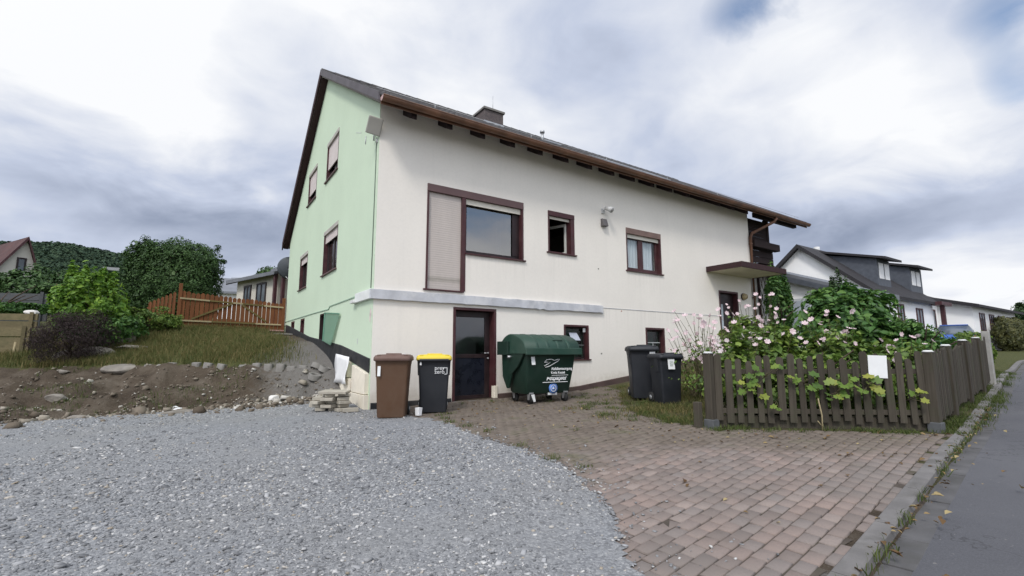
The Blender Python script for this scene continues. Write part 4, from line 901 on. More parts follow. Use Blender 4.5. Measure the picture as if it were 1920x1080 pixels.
mb = MB(); mb.box(-.06, .06, -.03, -.003, -.09, .05); mb.tube([(0, -.03, 0), (.02, -.12, .03)], .018, 8); mb.build('bracket', MAT['white_paint'], t, bevel=.006)
mb = MB(); mb.tube([(.0, -.10, .05), (.04, -.20, .01), (.07, -.30, -.05)], .05, 12, r2=.085); mb.build('lamp_head', MAT['white_paint'], t)
mb = MB(); mb.tube([(.07, -.301, -.051), (.072, -.306, -.055)], .07, 12); mb.build('lens', mottled('lamp_lens', (.4, .4, .4), .1, 9, .2, 0), t)
t = MB().prism([(6.38, -.003, 4.80), (6.38, -.06, 4.80), (6.38, -.13, 4.58), (6.38, -.003, 4.58)], (.19, 0, 0)).build('vent_cowl', mottled('dark_cowl', (.13, .12, .12), .2, 5, .6, .1), bevel=.008); tag(t, 'small dark vent cowl on the front wall below the white lamp', 'vent')
t = thing('wall_lantern', 'round yellowish lantern beside the front door under the canopy', 'lamp', (13.3, 0, 3.02))
mb = MB(); mb.tube([(0, -.005, 0), (0, -.05, 0)], .13, 16); mb.build('back_plate', MAT['frame_dark'], t); mb = MB(); mb.tube([(0, -.05, .0), (0, -.10, 0), (0, -.15, 0)], .13, 16, r2=.08); mb.build('lamp_shade', mottled('amber_shade', (.40, .32, .18), .2, 6, .3, 0), t)
t = thing('letter_box', 'dark letter box with a white paper on the wall beside the front door', 'letter box', (13.25, 0, 2.05))
mb = MB(); mb.prism([(-.2, -.003, -.35), (-.2, -.22, -.35), (-.2, -.22, .08), (-.2, -.003, .2)], (.4, 0, 0)); mb.build('box', MAT['frame_dark'], t, bevel=.008); MB().box(-.10, .05, -.232, -.222, -.60, -.22).build('paper', MAT['sticker'], t)
t = thing('satellite_dish', 'dark grey satellite dish on the rear corner of the green gable', 'satellite dish', (.12, 10.95, 4.45))
mb = MB(); rings = []
for q in np.linspace(0.05, 1, 8): rings.append([(.46*q*math.cos(a), -.13*q*q, .46*q*math.sin(a)) for a in np.linspace(0, 6.2832, 25)[:-1]])
mb.loft(rings, cap0=True, cap1=False); o = mb.build('dish', mottled('dark_dish', (.07, .08, .09), .15, 3, .6, 0), t, loc=(-.05, .42, 0), rot=(R(-14), 0, R(160))); o.modifiers.new('thick', 'SOLIDIFY').thickness = .02
mb = MB(); mb.tube([(.03, -.12, -.15), (-.05, .38, -.05)], .025, 8); mb.tube([(-.05, .42, -.44), (-.2, 1.0, -.1)], .015, 6); mb.build('arm', MAT['gal'], t)

# ------------------------------------------------------------------ bins
def rrect(w, d_, cy, z, r=.05, n=5, cx=0):
    pts = []
    for sx, sy, a0 in ((1, 1, 0), (-1, 1, 90), (-1, -1, 180), (1, -1, 270)):
        for k in range(n):
            a = R(a0+90*k/(n-1)); pts.append((cx+sx*(w/2-r)+r*math.cos(a), cy+sy*(d_/2-r)+r*math.sin(a), z))
    return pts
def wheelie(label, loc, rz, body, lid, w=.58, dp=.72, h=1.07, group=None, yellow=False, tiltlid=0):
    """two-wheeled bin, front towards local -y"""
    t = thing('wheelie_bin', label, 'bin', loc, rz, group); k = w/.58; q = dp/.72; e = h/1.07
    mb = MB(); mb.loft([rrect(.445*k, .46*q, -.045*q, .012*e, .04), rrect(.455*k, .47*q, -.045*q, .03*e, .04), rrect(.50*k, .54*q, -.02*q, .50*e, .04), rrect(.535*k, .585*q, -.005*q, .86*e, .04), rrect(.555*k, .62*q, 0, .93*e, .04), rrect(.575*k, .66*q, 0, .965*e, .04), rrect(.575*k, .66*q, 0, 1.0*e, .04)])
    for sx in (-1, 1):
        mb.box(min(sx*.17*k, sx*.21*k), max(sx*.17*k, sx*.21*k), .17*q, .30*q, .10*e, .5*e)
        mb.beam((sx*.262*k, -.12*q, .68*e), (sx*.277*k, -.12*q, .96*e), .03, .16*q, up=(0, 1, 0))
    b = mb.build('body', MAT[body], t, bevel=.004)
    mb = MB(); mb.loft([rrect(.60*k, .70*q, -.005*q, .955*e, .06), rrect(.615*k, .72*q, -.01*q, .97*e, .06), rrect(.61*k, .715*q, -.01*q, 1.012*e, .06), rrect(.575*k, .67*q, 0, 1.045*e, .06), rrect(.50*k, .58*q, .0, 1.062*e, .08), rrect(.30*k, .36*q, 0, 1.068*e, .08)])
    if tiltlid: pass
    ld = mb.build('lid', MAT[lid], t)
    mb = MB()
    for sx in (-1, 1): mb.box(min(sx*.19*k, sx*.25*k), max(sx*.19*k, sx*.25*k), -.345*q, -.22*q, 1.03*e, 1.062*e)
    mb.box(-.12*k, .14*k, -.20*q, -.17*q, 1.060*e, 1.085*e); mb.build('lid_grip', MAT[lid], t, bevel=.008)
    mb = MB()
    for sx in (-1, 1): mb.beam((sx*.2*k, .33*q, .975*e), (sx*.2*k, .44*q, 1.0*e), .04, .05)
    mb.tube([(-.24*k, .43*q, 1.0*e), (.24*k, .43*q, 1.0*e)], .018, 8); mb.build('handle', MAT[body], t)
    for sx in (-1, 1):
        wmb = MB(); wmb.tube([(sx*.20*k, .29*q, .10), (sx*.255*k, .29*q, .10)], .10, 20); wh = wmb.build('wheel', MAT['rubber'], t)
        MB().tube([(sx*.253*k, .29*q, .10), (sx*.262*k, .29*q, .10)], .045, 12).build('hub', MAT['gal'], wh)
    MB().tube([(-.21*k, .29*q, .10), (.21*k, .29*q, .10)], .012, 8).build('axle', MAT['gal'], t)
    return t
def sticker(t, x, y, z, w, h, name='sticker', mat='sticker', th=.004, rx=0, side=None, rot=0):
    mb = MB()
    if side is None: mb.box(-w/2, w/2, -th, 0, -h/2, h/2)
    return mb.build(name, MAT[mat], t, loc=(x, y, z), rot=(rx, 0, rot))
def lettering(t, txt, x, y, z, size, mat, name='lettering', rx=R(90), bold=False, ext=.001, rz=0, align='LEFT'):
    cu = bpy.data.curves.new(name, 'FONT'); cu.body = txt; cu.size = size; cu.extrude = ext; cu.align_x = align
    if bold: cu.offset = size*.02
    o = bpy.data.objects.new(name, cu); COL.objects.link(o); dg = bpy.context.evaluated_depsgraph_get(); me = bpy.data.meshes.new_from_object(o.evaluated_get(dg)); bpy.data.objects.remove(o)
    me.materials.clear(); me.materials.append(MAT[mat]); m = bpy.data.objects.new(name, me); COL.objects.link(m); m.parent = t; m.location = (x, y, z); m.rotation_euler = (rx, 0, rz); return m
FACE = R(-26)
b1 = wheelie('brown wheelie bin with brown lid at the green house corner', (.08, -1.12, h1(.08, -1.2)+.022), R(-27), 'bin_brown', 'bin_brown_lid', .60, .70, 1.09)
sticker(b1, -.215, -.318, .80, .05, .17, rx=R(-5)); MB().box(-.02, .19, .04, .16, 1.082, 1.095).build('lid_label', MAT['white_sheet'], b1)
b2 = wheelie('black wheelie bin with bright yellow lid left of the cellar door', (.93, -.95, h1(.93, -.95)+.022), R(-24), 'bin_black', 'bin_yellow', .62, .70, 1.07)
MB().loft([rrect(.615, .70, -.005, .945, .05), rrect(.625, .71, -.005, .955, .05), rrect(.625, .71, -.005, .985, .05), rrect(.60, .68, -.005, .99, .05)]).build('rim', MAT['bin_black'], b2)
sticker(b2, -.245, -.318, .90, .03, .06, rx=R(-6))
lettering(b2, 'prey', .01, -.313, .785, .10, 'sticker', rx=R(86)); lettering(b2, 'zero', .01, -.309, .715, .10, 'sticker', rx=R(86))
mb = MB(); mb.box(.175, .255, -.004, 0, .165, .175); mb.box(.245, .255, -.004, 0, .06, .165); mb.box(.20, .245, -.004, 0, .05, .06); mb.build('lettering', MAT['sticker'], b2, loc=(-.01, -.312, .65), rot=(R(-4), 0, 0))
b3 = wheelie('taller black wheelie bin standing behind the smaller black one', (4.95, -2.55, h1(4.95, -2.6)+.01), R(-40), 'bin_black', 'bin_black', .58, .74, 1.08)
sticker(b3, .17, -.325, .90, .11, .13, rx=R(-5)); lettering(b3, 'Kassel', -.2, -.294, .62, .06, 'gal', rx=R(86))
b4 = wheelie('smaller black wheelie bin with a white sticker in front of its pair', (4.61, -3.42, h1(4.61, -3.42)+.01), R(-22), 'bin_black', 'bin_black', .48, .55, .94)
sticker(b4, -.02, -.262, .74, .135, .19, rx=R(-5)); MB().box(-.035, .035, -.006, -.004, -.05, .05).build('print', mottled('grey_print', (.45, .48, .46), .4, 60, .6, 0), b4, loc=(-.02, -.262, .75), rot=(R(-5), 0, 0))
def container():
    t = thing('waste_container', 'large dark green four-wheeled waste paper container with domed lid by the wall', 'container', (3.52, -.88, h1(3.5, -.9)+.01), R(-3))
    mb = MB(); mb.loft([rrect(1.10, .62, 0, .20, .06), rrect(1.14, .68, 0, .24, .06), rrect(1.24, .86, 0, .70, .06), rrect(1.29, .96, 0, 1.02, .05), rrect(1.36, 1.04, 0, 1.04, .05), rrect(1.36, 1.04, 0, 1.11, .05)])
    body = mb.build('body', MAT['bin_green'], t, bevel=.004)
    # side cheeks with the lifting recess
    for sx in (-1, 1):
        mb = MB(); x = sx*.66
        mb.prism([(x, -.46, 1.08), (x, .48, 1.08), (x, .44, .55), (x, .26, .30), (x, .18, .30), (x, .05, .62), (x, -.20, .78)], (sx*.04, 0, 0)); mb.build('side_cheek', MAT['bin_green'], t, bevel=.006)
        mb = MB(); mb.tube([(sx*.66, .08, .98), (sx*.78, .08, .98)], .028, 10); mb.build('trunnion', MAT['gal'], t)
    # domed sliding lid: arc profile swept along x, with raised ribs
    def prof(r0, k=18):
        pts = []
        for i in range(k+1):
            a = math.pi*i/k; y = -.55*math.cos(a); z = 1.10+.33*math.sin(a)**.75 if 0 < i < k else 1.10
            z += .05*math.exp(-((y-.15)/.35)**2)
            pts.append((y*(1+r0), z+r0*.4))
        return pts
    def arc(x, g, drop=0): return [(x, y, z) for y, z in prof(g)] + [(x, .55*(1+g), 1.05), (x, -.55*(1+g), 1.05)]
    mb = MB(); mb.loft([arc(-.715, -.06), arc(-.70, .0), arc(.70, .0), arc(.715, -.06)]); lid = mb.build('lid', MAT['bin_green_lid'], t)
    mb = MB()
    for x in (-.42, -.14, .14, .42): mb.loft([arc(x-.05, -.02), arc(x-.035, .012), arc(x+.035, .012), arc(x+.05, -.02)])
    mb.build('lid_rib', MAT['bin_green_lid'], t)
    mb = MB(); mb.box(-.73, .73, -.595, -.545, 1.02, 1.17); mb.build('lid_edge', MAT['bin_green_lid'], t, bevel=.015)
    mb = MB(); mb.box(.05, .30, -.46, -.36, 1.315, 1.345); mb.build('lid_grip', MAT['bin_green'], t, bevel=.01)
    mb = MB(); mb.box(-.78, -.70, .10, .56, 1.02, 1.32); mb.build('hinge_box', MAT['bin_green'], t, bevel=.01)
    for x, y in ((-.45, -.30), (.45, -.30), (-.45, .30), (.45, .30)):
        c = MB().tube([(x-.025, y, .10), (x+.025, y, .10)], .10, 20).build('wheel', MAT['rubber'], t)
        mb = MB(); mb.box(x-.05, x+.05, y-.06, y+.06, .205, .235)
        for sx in (-1, 1): mb.prism([(x+sx*.04, y-.06, .21), (x+sx*.04, y+.06, .21), (x+sx*.04, y+.03, .08), (x+sx*.04, y-.03, .08)], (sx*.006, 0, 0))
        mb.build('fork', MAT['gal'], c)
    MB().prism([(-.505, -.42, .20), (-.42, -.42, .20), (-.41, -.45, .06), (-.46, -.45, .05)], (0, .006, 0)).build('brake_pedal', MAT['white_paint'], t)
    def zf_(z): return -float(np.interp(z, [.20, .24, .70, 1.02], [.31, .34, .43, .48]))-.006       # front face of the body at height z
    tl = math.atan2(.09, .46)
    sticker(t, -.49, zf_(.90)-.02, .90, .09, .17, rx=-tl)
    RX = R(90)-tl
    lettering(t, 'Abfallentsorgung', .00, zf_(.70)-.016, .70, .082, 'sticker', rx=RX, bold=True); lettering(t, 'Kreis Kassel', .00, zf_(.625)-.016, .62, .075, 'sticker', rx=RX, bold=True)
    lettering(t, 'Altpapier', -.10, zf_(.49)-.016, .485, .145, 'sticker', rx=RX, bold=True)
    mb = MB(); mb.box(.02, .46, -.003, 0, -.004, .004); mb.build('lettering', MAT['sticker'], t, loc=(0, zf_(.58)-.016, .585), rot=(-tl, 0, 0)); mb = MB(); mb.box(-.20, .46, -.003, 0, -.006, .006); mb.build('lettering', MAT['sticker'], t, loc=(0, zf_(.43)-.018, .44), rot=(-tl, 0, 0))
    # white outline swoosh emblem
    mb = MB(); p = [(-.20, .86), (-.14, .92), (-.02, .93), (.06, .90), (.12, .92), (.20, .93), (.16, .89), (.04, .83), (-.04, .79), (-.10, .77), (-.16, .76), (-.19, .79), (-.10, .83), (-.04, .86), (-.14, .87), (-.20, .86)]
    mb.tube([(x, zf_(z)-.012, z) for x, z in p], .008, 5); mb.build('emblem', MAT['sticker'], t)
    mb = MB(); mb.tube([(.10, zf_(.31)-.006, .31), (.10, zf_(.31)-.012, .31)], .115, 24); mb.build('round_sticker', MAT['sticker_blue'], t)
    mb = MB(); n = 24; rg = [[(.10+r_*math.cos(a), zf_(.31)-.016+.0, .31+r_*math.sin(a)) for a in np.linspace(0, 6.2832, n+1)[:-1]] for r_ in (.075, .062)]; mb.loft(rg, cap0=False, cap1=False)
    mb.prism([(.07, zf_(.31)-.013, .29), (.13, zf_(.31)-.013, .29), (.10, zf_(.31)-.013, .345)], (0, -.004, 0)); mb.box(-.02, .22, zf_(.2)-.022, zf_(.2)-.014, .165, .215); mb.build('emblem', MAT['sticker'], t)
    return t
container()
t = MB(); t.loft([rrect(.085, .085, 0, 0, .012), rrect(.10, .10, 0, .13, .012)], cap1=False); t.loft([rrect(.09, .09, 0, .13, .012), rrect(.075, .075, 0, .01, .012)], cap0=False); o = t.build('plastic_tub', MAT['white_sheet'], loc=(.44, -1.42, h1(.44, -1.42)+.035), rot=(0, 0, R(20))); tag(o, 'small white plastic tub on the gravel between the brown and yellow-lidded bins', 'tub')

# stack of slabs by the corner --------------------------------------------------
rr = random.Random(17); sx0, sy0 = -.62, .30; gz0 = h1(sx0, sy0)+.02
def slab(label, x, y, z, w, d_, h, rz, group=None, tilt=0):
    nb = MB(); n = 4
    pts = [(-w/2, -d_/2), (w/2, -d_/2), (w/2, d_/2), (-w/2, d_/2)]; pts = [(a+rr.uniform(-.012, .012), b+rr.uniform(-.012, .012)) for a, b in pts]
    nb.prism([(a, b, 0) for a, b in pts], (0, 0, h)); o = nb.build('paving_slab', MAT['slab'], loc=(x, y, z), rot=(tilt, tilt*.6, rz), bevel=.006); return tag(o, label, 'slab', group)
lv = ['bottom layer', 'second layer', 'third layer', 'fourth layer', 'fifth layer']; cols = ['left', 'middle', 'right']
zz = gz0
for i in range(5):
    for j in range(3):
        if i == 4 and j == 0: continue
        u = (-.24+.22*j)+rr.uniform(-.06, .06); vv = rr.uniform(-.10, .10)
        slab(f'small broken stone slab, {cols[j]} piece in the {lv[i]} of the slab stack', sx0+u*.83+vv*.55, sy0-u*.55+vv*.83, zz+rr.uniform(0, .006), rr.uniform(.17, .27), rr.uniform(.24, .42), .058, R(-32)+rr.uniform(-.7, .7), 'stacked slab pieces beside the house corner')
    zz += .066
slab('large square pale slab lying on top of the slab stack', sx0+.04, sy0-.02, zz+.002, .52, .42, .045, R(-30), None, R(1.5))
slab('loose grey slab piece leaning at the right foot of the slab stack', -.37, -.10, h1(-.37, -.1)+.03, .28, .12, .07, R(-8))
# edging stones along the top of the bank ---------------------------------------------
ords = ['first', 'second', 'third', 'fourth', 'fifth', 'sixth', 'seventh', 'eighth', 'ninth', 'tenth', 'eleventh', 'twelfth', 'thirteenth', 'fourteenth', 'fifteenth']
px_ = -.62
for i in range(14):
    if i in (6, 10): continue
    x = px_-i*.245+rr.uniform(-.03, .03); y = float(top_y(np.array([x]))[0])-.06; w_ = .20 if i > 2 else .22
    mb = MB(); ring = lambda z, g: [(a*g, b*g, z) for a, b in [(-w_/2, -.03), (-w_/2+.03, -.06), (w_/2-.03, -.06), (w_/2, -.03), (w_/2, .06), (-w_/2, .06)]]
    mb.loft([ring(-.16, 1), ring(.035, 1), ring(.05, .9)], smooth=False); a = math.atan2(float(top_y(np.array([x+.1]))[0]-top_y(np.array([x-.1]))[0]), .2)
    o = mb.build('edging_stone', MAT['concrete'], loc=(x, y, h1(x, y)+rr.uniform(-.05, .02)), rot=(rr.uniform(-.25, .15), rr.uniform(-.12, .12), a+rr.uniform(-.15, .15)), bevel=.01)
    k_edge = len([q for q in range(i) if q not in (6, 10)]); tag(o, f'{ords[k_edge]} concrete edging stone along the bank top counting from the house', 'edging stone', 'concrete edging stones along the top of the soil bank')
for i, (x, y) in enumerate([(-.46, 2.75), (-.20, 2.90), (-.33, 3.15)]):
    mb = MB(); n = 14; rg = lambda r_, z: [(r_*math.cos(a), r_*math.sin(a), z) for a in np.linspace(0, 6.2832, n+1)[:-1]]
    mb.loft([rg(.15, -.08), rg(.15, .05), rg(.09, .05), rg(.085, -.08)], cap0=False, cap1=False); o = mb.build('planter_ring', MAT['concrete'], loc=(x, y, h1(x, y)-.02), rot=(R(14+8*i), R(8-6*i), i), bevel=.008)
    tag(o, ['nearest open concrete ring at the house end of the edging row', 'right open concrete ring close to the black wall band', 'rear open concrete ring behind the other two'][i], 'concrete ring', 'open concrete rings by the house')
def rock(label, x, y, s, mat, seed, sc=(1, 1, 1), dz=0.0, rz=0.0, name='rock', cat='rock', group=None):
    bm = bmesh.new(); bmesh.ops.create_icosphere(bm, subdivisions=3, radius=1); r = np.random.default_rng(seed); dirs = r.normal(0, 1, (9, 3)); dirs /= np.linalg.norm(dirs, axis=1)[:, None]; cutd = r.uniform(.55, .9, 9)
    for v in bm.verts:
        p = np.array(v.co)
        for dd, c in zip(dirs, cutd):
            k = p @ dd
            if k > c: p = p-dd*(k-c)
        p *= 1+r.normal(0, .012); v.co = Vector(p*np.array(sc)*s)
    me = bpy.data.meshes.new(name); bm.to_mesh(me); bm.free(); me.materials.append(MAT[mat]); o = bpy.data.objects.new(name, me); COL.objects.link(o)
    o.location = (x, y, float(G(np.array([x]), np.array([y]))[0])+dz); o.rotation_euler = (0, 0, rz); return tag(o, label, cat, group)
rock('pale limestone lump alone on the bank left of the slab stack', -1.33, 2.55, .14, 'rock_white', 4, (1, .8, .85), .05)
rock('large grey boulder at the foot of the purple brown shrub', -5.05, 7.35, .34, 'rock', 6, (1.3, .9, .6), .08); rock('upright pale boulder behind the large grey boulder', -4.55, 8.2, .28, 'rock', 7, (.8, .8, 1.2), .15)
rock('flat stone slab in the grass right of the boulders', -4.35, 7.6, .30, 'rock', 8, (1.3, .8, .25), .08); rock('flat stone slab at the left end of the bank edging', -4.3, 5.75, .36, 'rock', 9, (1.3, .8, .42), .0)
rock('rounded boulder left of the large grey boulder', -5.7, 7.6, .28, 'rock', 10, (1.1, .9, .7), .05); rock('small pale flat stone on the upper left bank', -5.5, 6.2, .13, 'rock', 11, (1.3, .8, .5), .02); rock('grey lump stone low on the left bank', -5.25, 4.3, .16, 'rock', 12, (1.2, .9, .6), .03)
rock('long flat stone at the foot of the bank beside the gravel', -2.95, 2.15, .26, 'rock', 13, (1.6, .5, .22), .0, .1); rock('rust brown stone at the left foot of the bank', -4.6, 2.35, .18, 'rock', 14, (1.3, .6, .4), .02)
o = rock('crumpled scrap of white foam lying on the soil bank', -3.10, 2.95, .075, 'white_sheet', 15, (1.7, .7, .4), .04, .2, 'foam_scrap', 'litter'); rock('small white foam scrap behind the larger one', -3.16, 3.15, .06, 'white_sheet', 16, (1, .7, .7), .05, 0, 'foam_scrap', 'litter')

# ------------------------------------------------------------------ foliage helpers
def leaf_quads(C_, Nrm, size, r, asp=.55, fold=.25):
    """two-triangle-pair folded leaves: C_ (n,3) centres, Nrm (n,3) normals"""
    n = len(C_); t = r.normal(0, 1, (n, 3)); t -= (t*Nrm).sum(1)[:, None]*Nrm; t /= np.linalg.norm(t, axis=1)[:, None]+1e-9; b = np.cross(Nrm, t)
    s = (size*np.clip(np.exp(r.normal(-.05, .32, n)), .4, 1.7))[:, None]
    base = C_-t*s*.5; tip = C_+t*s*.5-Nrm*s*.14; up_ = Nrm*s*fold*.3; w_ = b*s*asp*.5
    V = np.stack([base, C_-t*s*.16+w_*.92+up_, C_+t*s*.16+w_*.80+up_*.8, tip, C_+t*s*.16-w_*.80+up_*.8, C_-t*s*.16-w_*.92+up_], 1).reshape(-1, 3); k = np.arange(n)*6
    F = np.concatenate([np.stack([k, k+1, k+2, k+3], 1), np.stack([k, k+3, k+4, k+5], 1)])
    return V, F
def crown(name, parent, mat, center, rad, n, size, seed, clumps=40, shape='ellipsoid', spread=.22, asp=.55, fill=.25, up=.35, flat_bottom=None, power=4.0, topbias=0):
    r = np.random.default_rng(seed); c = np.array(center, float); rad = np.array(rad, float)
    d = r.normal(0, 1, (clumps, 3)); d /= np.linalg.norm(d, axis=1)[:, None]
    if topbias: d[:, 2] = np.abs(d[:, 2])*topbias + d[:, 2]*(1-topbias); d /= np.linalg.norm(d, axis=1)[:, None]
    if shape == 'box': d = d/((np.abs(d)**power).sum(1)[:, None])**(1/power)
    cl = d*(1-r.random((clumps, 1))**2*.35)*r.uniform(.82, 1.06, (clumps, 1)); cs = r.uniform(.6, 1.35, clumps)*spread
    ci = r.integers(0, clumps, n); off = r.normal(0, 1, (n, 3)); off /= np.linalg.norm(off, axis=1)[:, None]; off *= (r.random(n)**.45)[:, None]*cs[ci][:, None]
    p = cl[ci]+off; nf = int(n*fill)
    q = r.normal(0, 1, (nf, 3)); q /= np.linalg.norm(q, axis=1)[:, None]
    if shape == 'box': q = q/((np.abs(q)**power).sum(1)[:, None])**(1/power)
    p[:nf] = q*r.uniform(.45, .98, (nf, 1))
    P_ = c+p*rad
    if flat_bottom is not None: P_ = P_[P_[:, 2] > flat_bottom]
    nr = (P_-c)/rad; nr = nr/np.linalg.norm(nr, axis=1)[:, None]+r.normal(0, .55, nr.shape)+np.array([0, 0, up]); nr /= np.linalg.norm(nr, axis=1)[:, None]
    V, F = leaf_quads(P_, nr, size, r, asp); return np_mesh(name, V, F, MAT[mat], parent)
def trunk(name, parent, mat, base, top, r0, r1, seed, limbs=5, spread=1.0):
    r = random.Random(seed); mb = MB(); b = Vector(base); t_ = Vector(top); path = [b+(t_-b)*q+Vector((r.uniform(-1, 1), r.uniform(-1, 1), 0))*.04*(t_-b).length*(0 < q < 1) for q in (0, .25, .5, .75, 1)]
    mb.tube(path, r0, 8, r2=r1)
    for i in range(limbs):
        q = r.uniform(.3, .95); s = b+(t_-b)*q; a = r.uniform(0, 6.28); e = s+Vector((math.cos(a)*spread, math.sin(a)*spread, spread*r.uniform(.4, 1.1))); mb.tube([s, (s+e)/2+Vector((0, 0, .06)), e], r0*.45, 6, r2=r1*.35)
    return mb.build(name, MAT[mat], parent)
def shrub(kind, label, cat, x, y, rad, mat, n, size, seed, zc=None, clumps=40, spread=.24, group=None, bark='bark', z0=None, limbs=9, **kw):
    z = h1(x, y) if z0 is None else z0; t = thing(kind, label, cat, (x, y, z), 0, group); zc = rad[2] if zc is None else zc
    crown('crown', t, mat, (0, 0, zc), rad, n, size, seed, clumps, spread=spread, **kw); trunk('stem', t, bark, (0, 0, -.1), (0, 0, zc*1.1), .05*max(rad), .02*max(rad), seed, limbs, max(rad[:2])*.6); return t

# left and back of the plot ---------------------------------------------------
t = thing('clipped_hedge', 'tall broad dark green clipped hedge behind the wooden gate', 'hedge', (-3.85, 15.2, 2.3))
crown('crown', t, 'leaf_hedge', (0, 0, 1.72), (1.88, 1.1, 1.78), 85000, .072, 41, 260, 'box', .09, .5, .60, .25, power=4.2)
crown('leaf_core', t, 'leaf_dark', (0, 0, 1.65), (1.7, .95, 1.6), 9000, .16, 42, 60, 'box', .2, .7, .8, power=5); trunk('stem', t, 'bark', (0, 0, -.2), (0, 0, 2.2), .14, .05, 43, 8, 1.2)  # darker leaf core added inside so the hedge is not see-through
t.rotation_euler.z = R(-30)
t = shrub('lime_shrub', 'bright lime green leafy shrub rising left of the gate', 'shrub', -5.45, 8.6, (.95, .9, .95), 'leaf_lime', 6500, .12, 51, 1.20, 34, .26, up=.6)
for i in range(16):
    r_ = random.Random(500+i); a_, q_ = r_.uniform(0, 6.28), r_.uniform(.1, .85); crown('shoot', t, 'leaf_lime', (.9*q_*math.cos(a_), .8*q_*math.sin(a_), 1.55+.42*(1-q_*q_)+r_.uniform(0, .25)), (.09, .09, .34), 70, .13, 510+i, 8, spread=.4, up=1.0)
shoots = []
mb = MB(); r_ = random.Random(9)
t2 = shrub('dark_shrub', 'dark green undergrowth shrub at the foot of the lime shrub', 'shrub', -5.0, 8.2, (.8, .7, .5), 'leaf_bush', 3500, .10, 52, .5, 26, .3)
shrub('purple_shrub', 'purple brown twiggy shrub in front of the old yellow boards', 'shrub', -5.55, 7.0, (.85, .7, .70), 'leaf_purple', 14000, .05, 53, .62, 46, .34, asp=.22)
shrub('low_shrub', 'low dull green shrub between the lime shrub and the gate', 'shrub', -4.2, 9.8, (.85, .6, .42), 'leaf_low', 3800, .075, 54, .4, 22, .3)
shrub('low_shrub', 'small grey green herb clump at the left foot of the gate', 'shrub', -3.7, 9.7, (.45, .35, .35), 'leaf_low', 1600, .06, 55, .32, 14, .3)
# far bushes and trees on the slope behind
for i, (x, y, rx, rz_, m, n, lab) in enumerate([(-9.9, 19.5, 1.5, 1.15, 'leaf_dark', 7000, 'dark rounded bush behind the grey garden wall'), (-7.7, 20.5, 1.6, 1.3, 'leaf_dark', 7000, 'dark bush just left of the clipped hedge'), (-12.0, 22, 1.5, 1.1, 'leaf_lime', 4500, 'yellow green bush in front of the far red house'),
      (-11.5, 31, 2.6, 1.9, 'leaf_hedge', 7000, 'broad mid green tree between far house and hedge'), (-8.2, 33, 1.8, 2.1, 'leaf_dark', 6000, 'dark tree just left of the clipped hedge top'), (-14.2, 34, 2.2, 1.6, 'leaf_olive', 5000, 'olive bush right of the far red house'), (-17.5, 45, 3.4, 2.7, 'leaf_dark', 7000, 'dark far tree on the slope under the wooded hill'), (-12, 48, 3.2, 2.6, 'leaf_hedge', 7000, 'far green tree below the wooded hill')]):
    z = 1.25+.075*(y-10); shrub('bush' if i < 3 else 'tree', lab, 'bush' if i < 3 else 'tree', x, y, (rx, rx*.9, rz_), m, n, .14 if i < 3 else .22, 60+i, rz_*.85, 40, .24, z0=z-.3, group=None)
shrub('tree', 'lone round tree behind the rear bungalow roof', 'tree', 3.7, 47, (1.9, 1.7, 1.9), 'leaf_hedge', 6000, .22, 71, 4.6, 36, .26, z0=4.0)
shrub('tree', 'yellowish tree beyond the balcony', 'tree', 19.8, 3.6, (1.5, 1.3, 1.6), 'leaf_olive', 7000, .13, 72, 3.2, 36, .26, z0=1.2)
# gate --------------------------------------------------------------------------
def gate():
    gx0, gx1, gy = -3.43, -.10, 10.8; t = thing('wooden_gate', 'red brown wooden picket double gate closing the way beside the house', 'gate', (gx0, gy, 1.86))
    L_ = gx1-gx0; n = 23; rr = random.Random(2)
    for i in range(n):
        x = .10+(L_-.2)*i/(n-1); top = 1.36-.25*(i/(n-1))+rr.uniform(-.02, .02); MB().prism([(x-.062, 0, .02), (x+.062, 0, .02), (x+.062, 0, top-.05), (x, 0, top), (x-.062, 0, top-.05)], (0, .022, 0)).build('picket', MAT['fence_red'], t)
    for x, h in ((.0, 1.62), (L_, 1.30)): MB().box(x-.055, x+.055, -.04, .07, -.3, h).build('post', MAT['fence_red'], t, bevel=.006)
    olive = wood('olive_rail', (.17, .13, .05), (.10, .08, .03), .3, grain=(1.2, 24, 24)); MAT['olive_rail'] = olive
    def rail(x0, x1, z0, z1, mat): mb = MB(); mb.beam((x0, -.025, z0), (x1, -.025, z1), .04, .055); mb.build('rail', MAT[mat], t, bevel=.004)
    for zz0, zz1, segs in ((1.10, .93, ((0, .9, 'rail_pale'), (.9, 1.62, 'olive_rail'), (1.62, 1.94, 'rail_pale'), (1.94, 2.65, 'olive_rail'), (2.65, L_, 'rail_pale'))), (.32, .26, ((.1, 1.0, 'rail_pale'), (1.0, 2.4, 'olive_rail'), (2.4, L_-.05, 'rail_pale')))):
        for a, b, m in segs: rail(a, b-.006, zz0+(zz1-zz0)*a/L_, zz0+(zz1-zz0)*b/L_, m)
    mb = MB(); mb.beam((.38, -.027, .38), (1.62, -.027, 1.0), .03, .06); mb.build('brace', olive, t); mb = MB(); mb.beam((2.75, -.027, .36), (1.92, -.027, .96), .03, .06); mb.build('brace', olive, t)
    t = thing('picket_fence', 'red brown picket fence turning away left of the gate post', 'fence', (gx0-.08, gy, 1.9))
    for i in range(7):
        x = -.08-.115*i; y = .09*i; MB().prism([(x-.045, y, -.1), (x+.045, y-.03, -.1), (x+.045, y-.03, 1.22-.055*i), (x, y, 1.28-.055*i), (x-.045, y, 1.22-.055*i)], (0, .022, 0)).build('picket', MAT['fence_red'], t)
    mb = MB(); mb.beam((0, .05, .9), (-.85, .72, .72), .03, .05); mb.beam((0, .05, .3), (-.85, .72, .25), .03, .05); mb.build('rail', MAT['fence_red'], t)
gate()
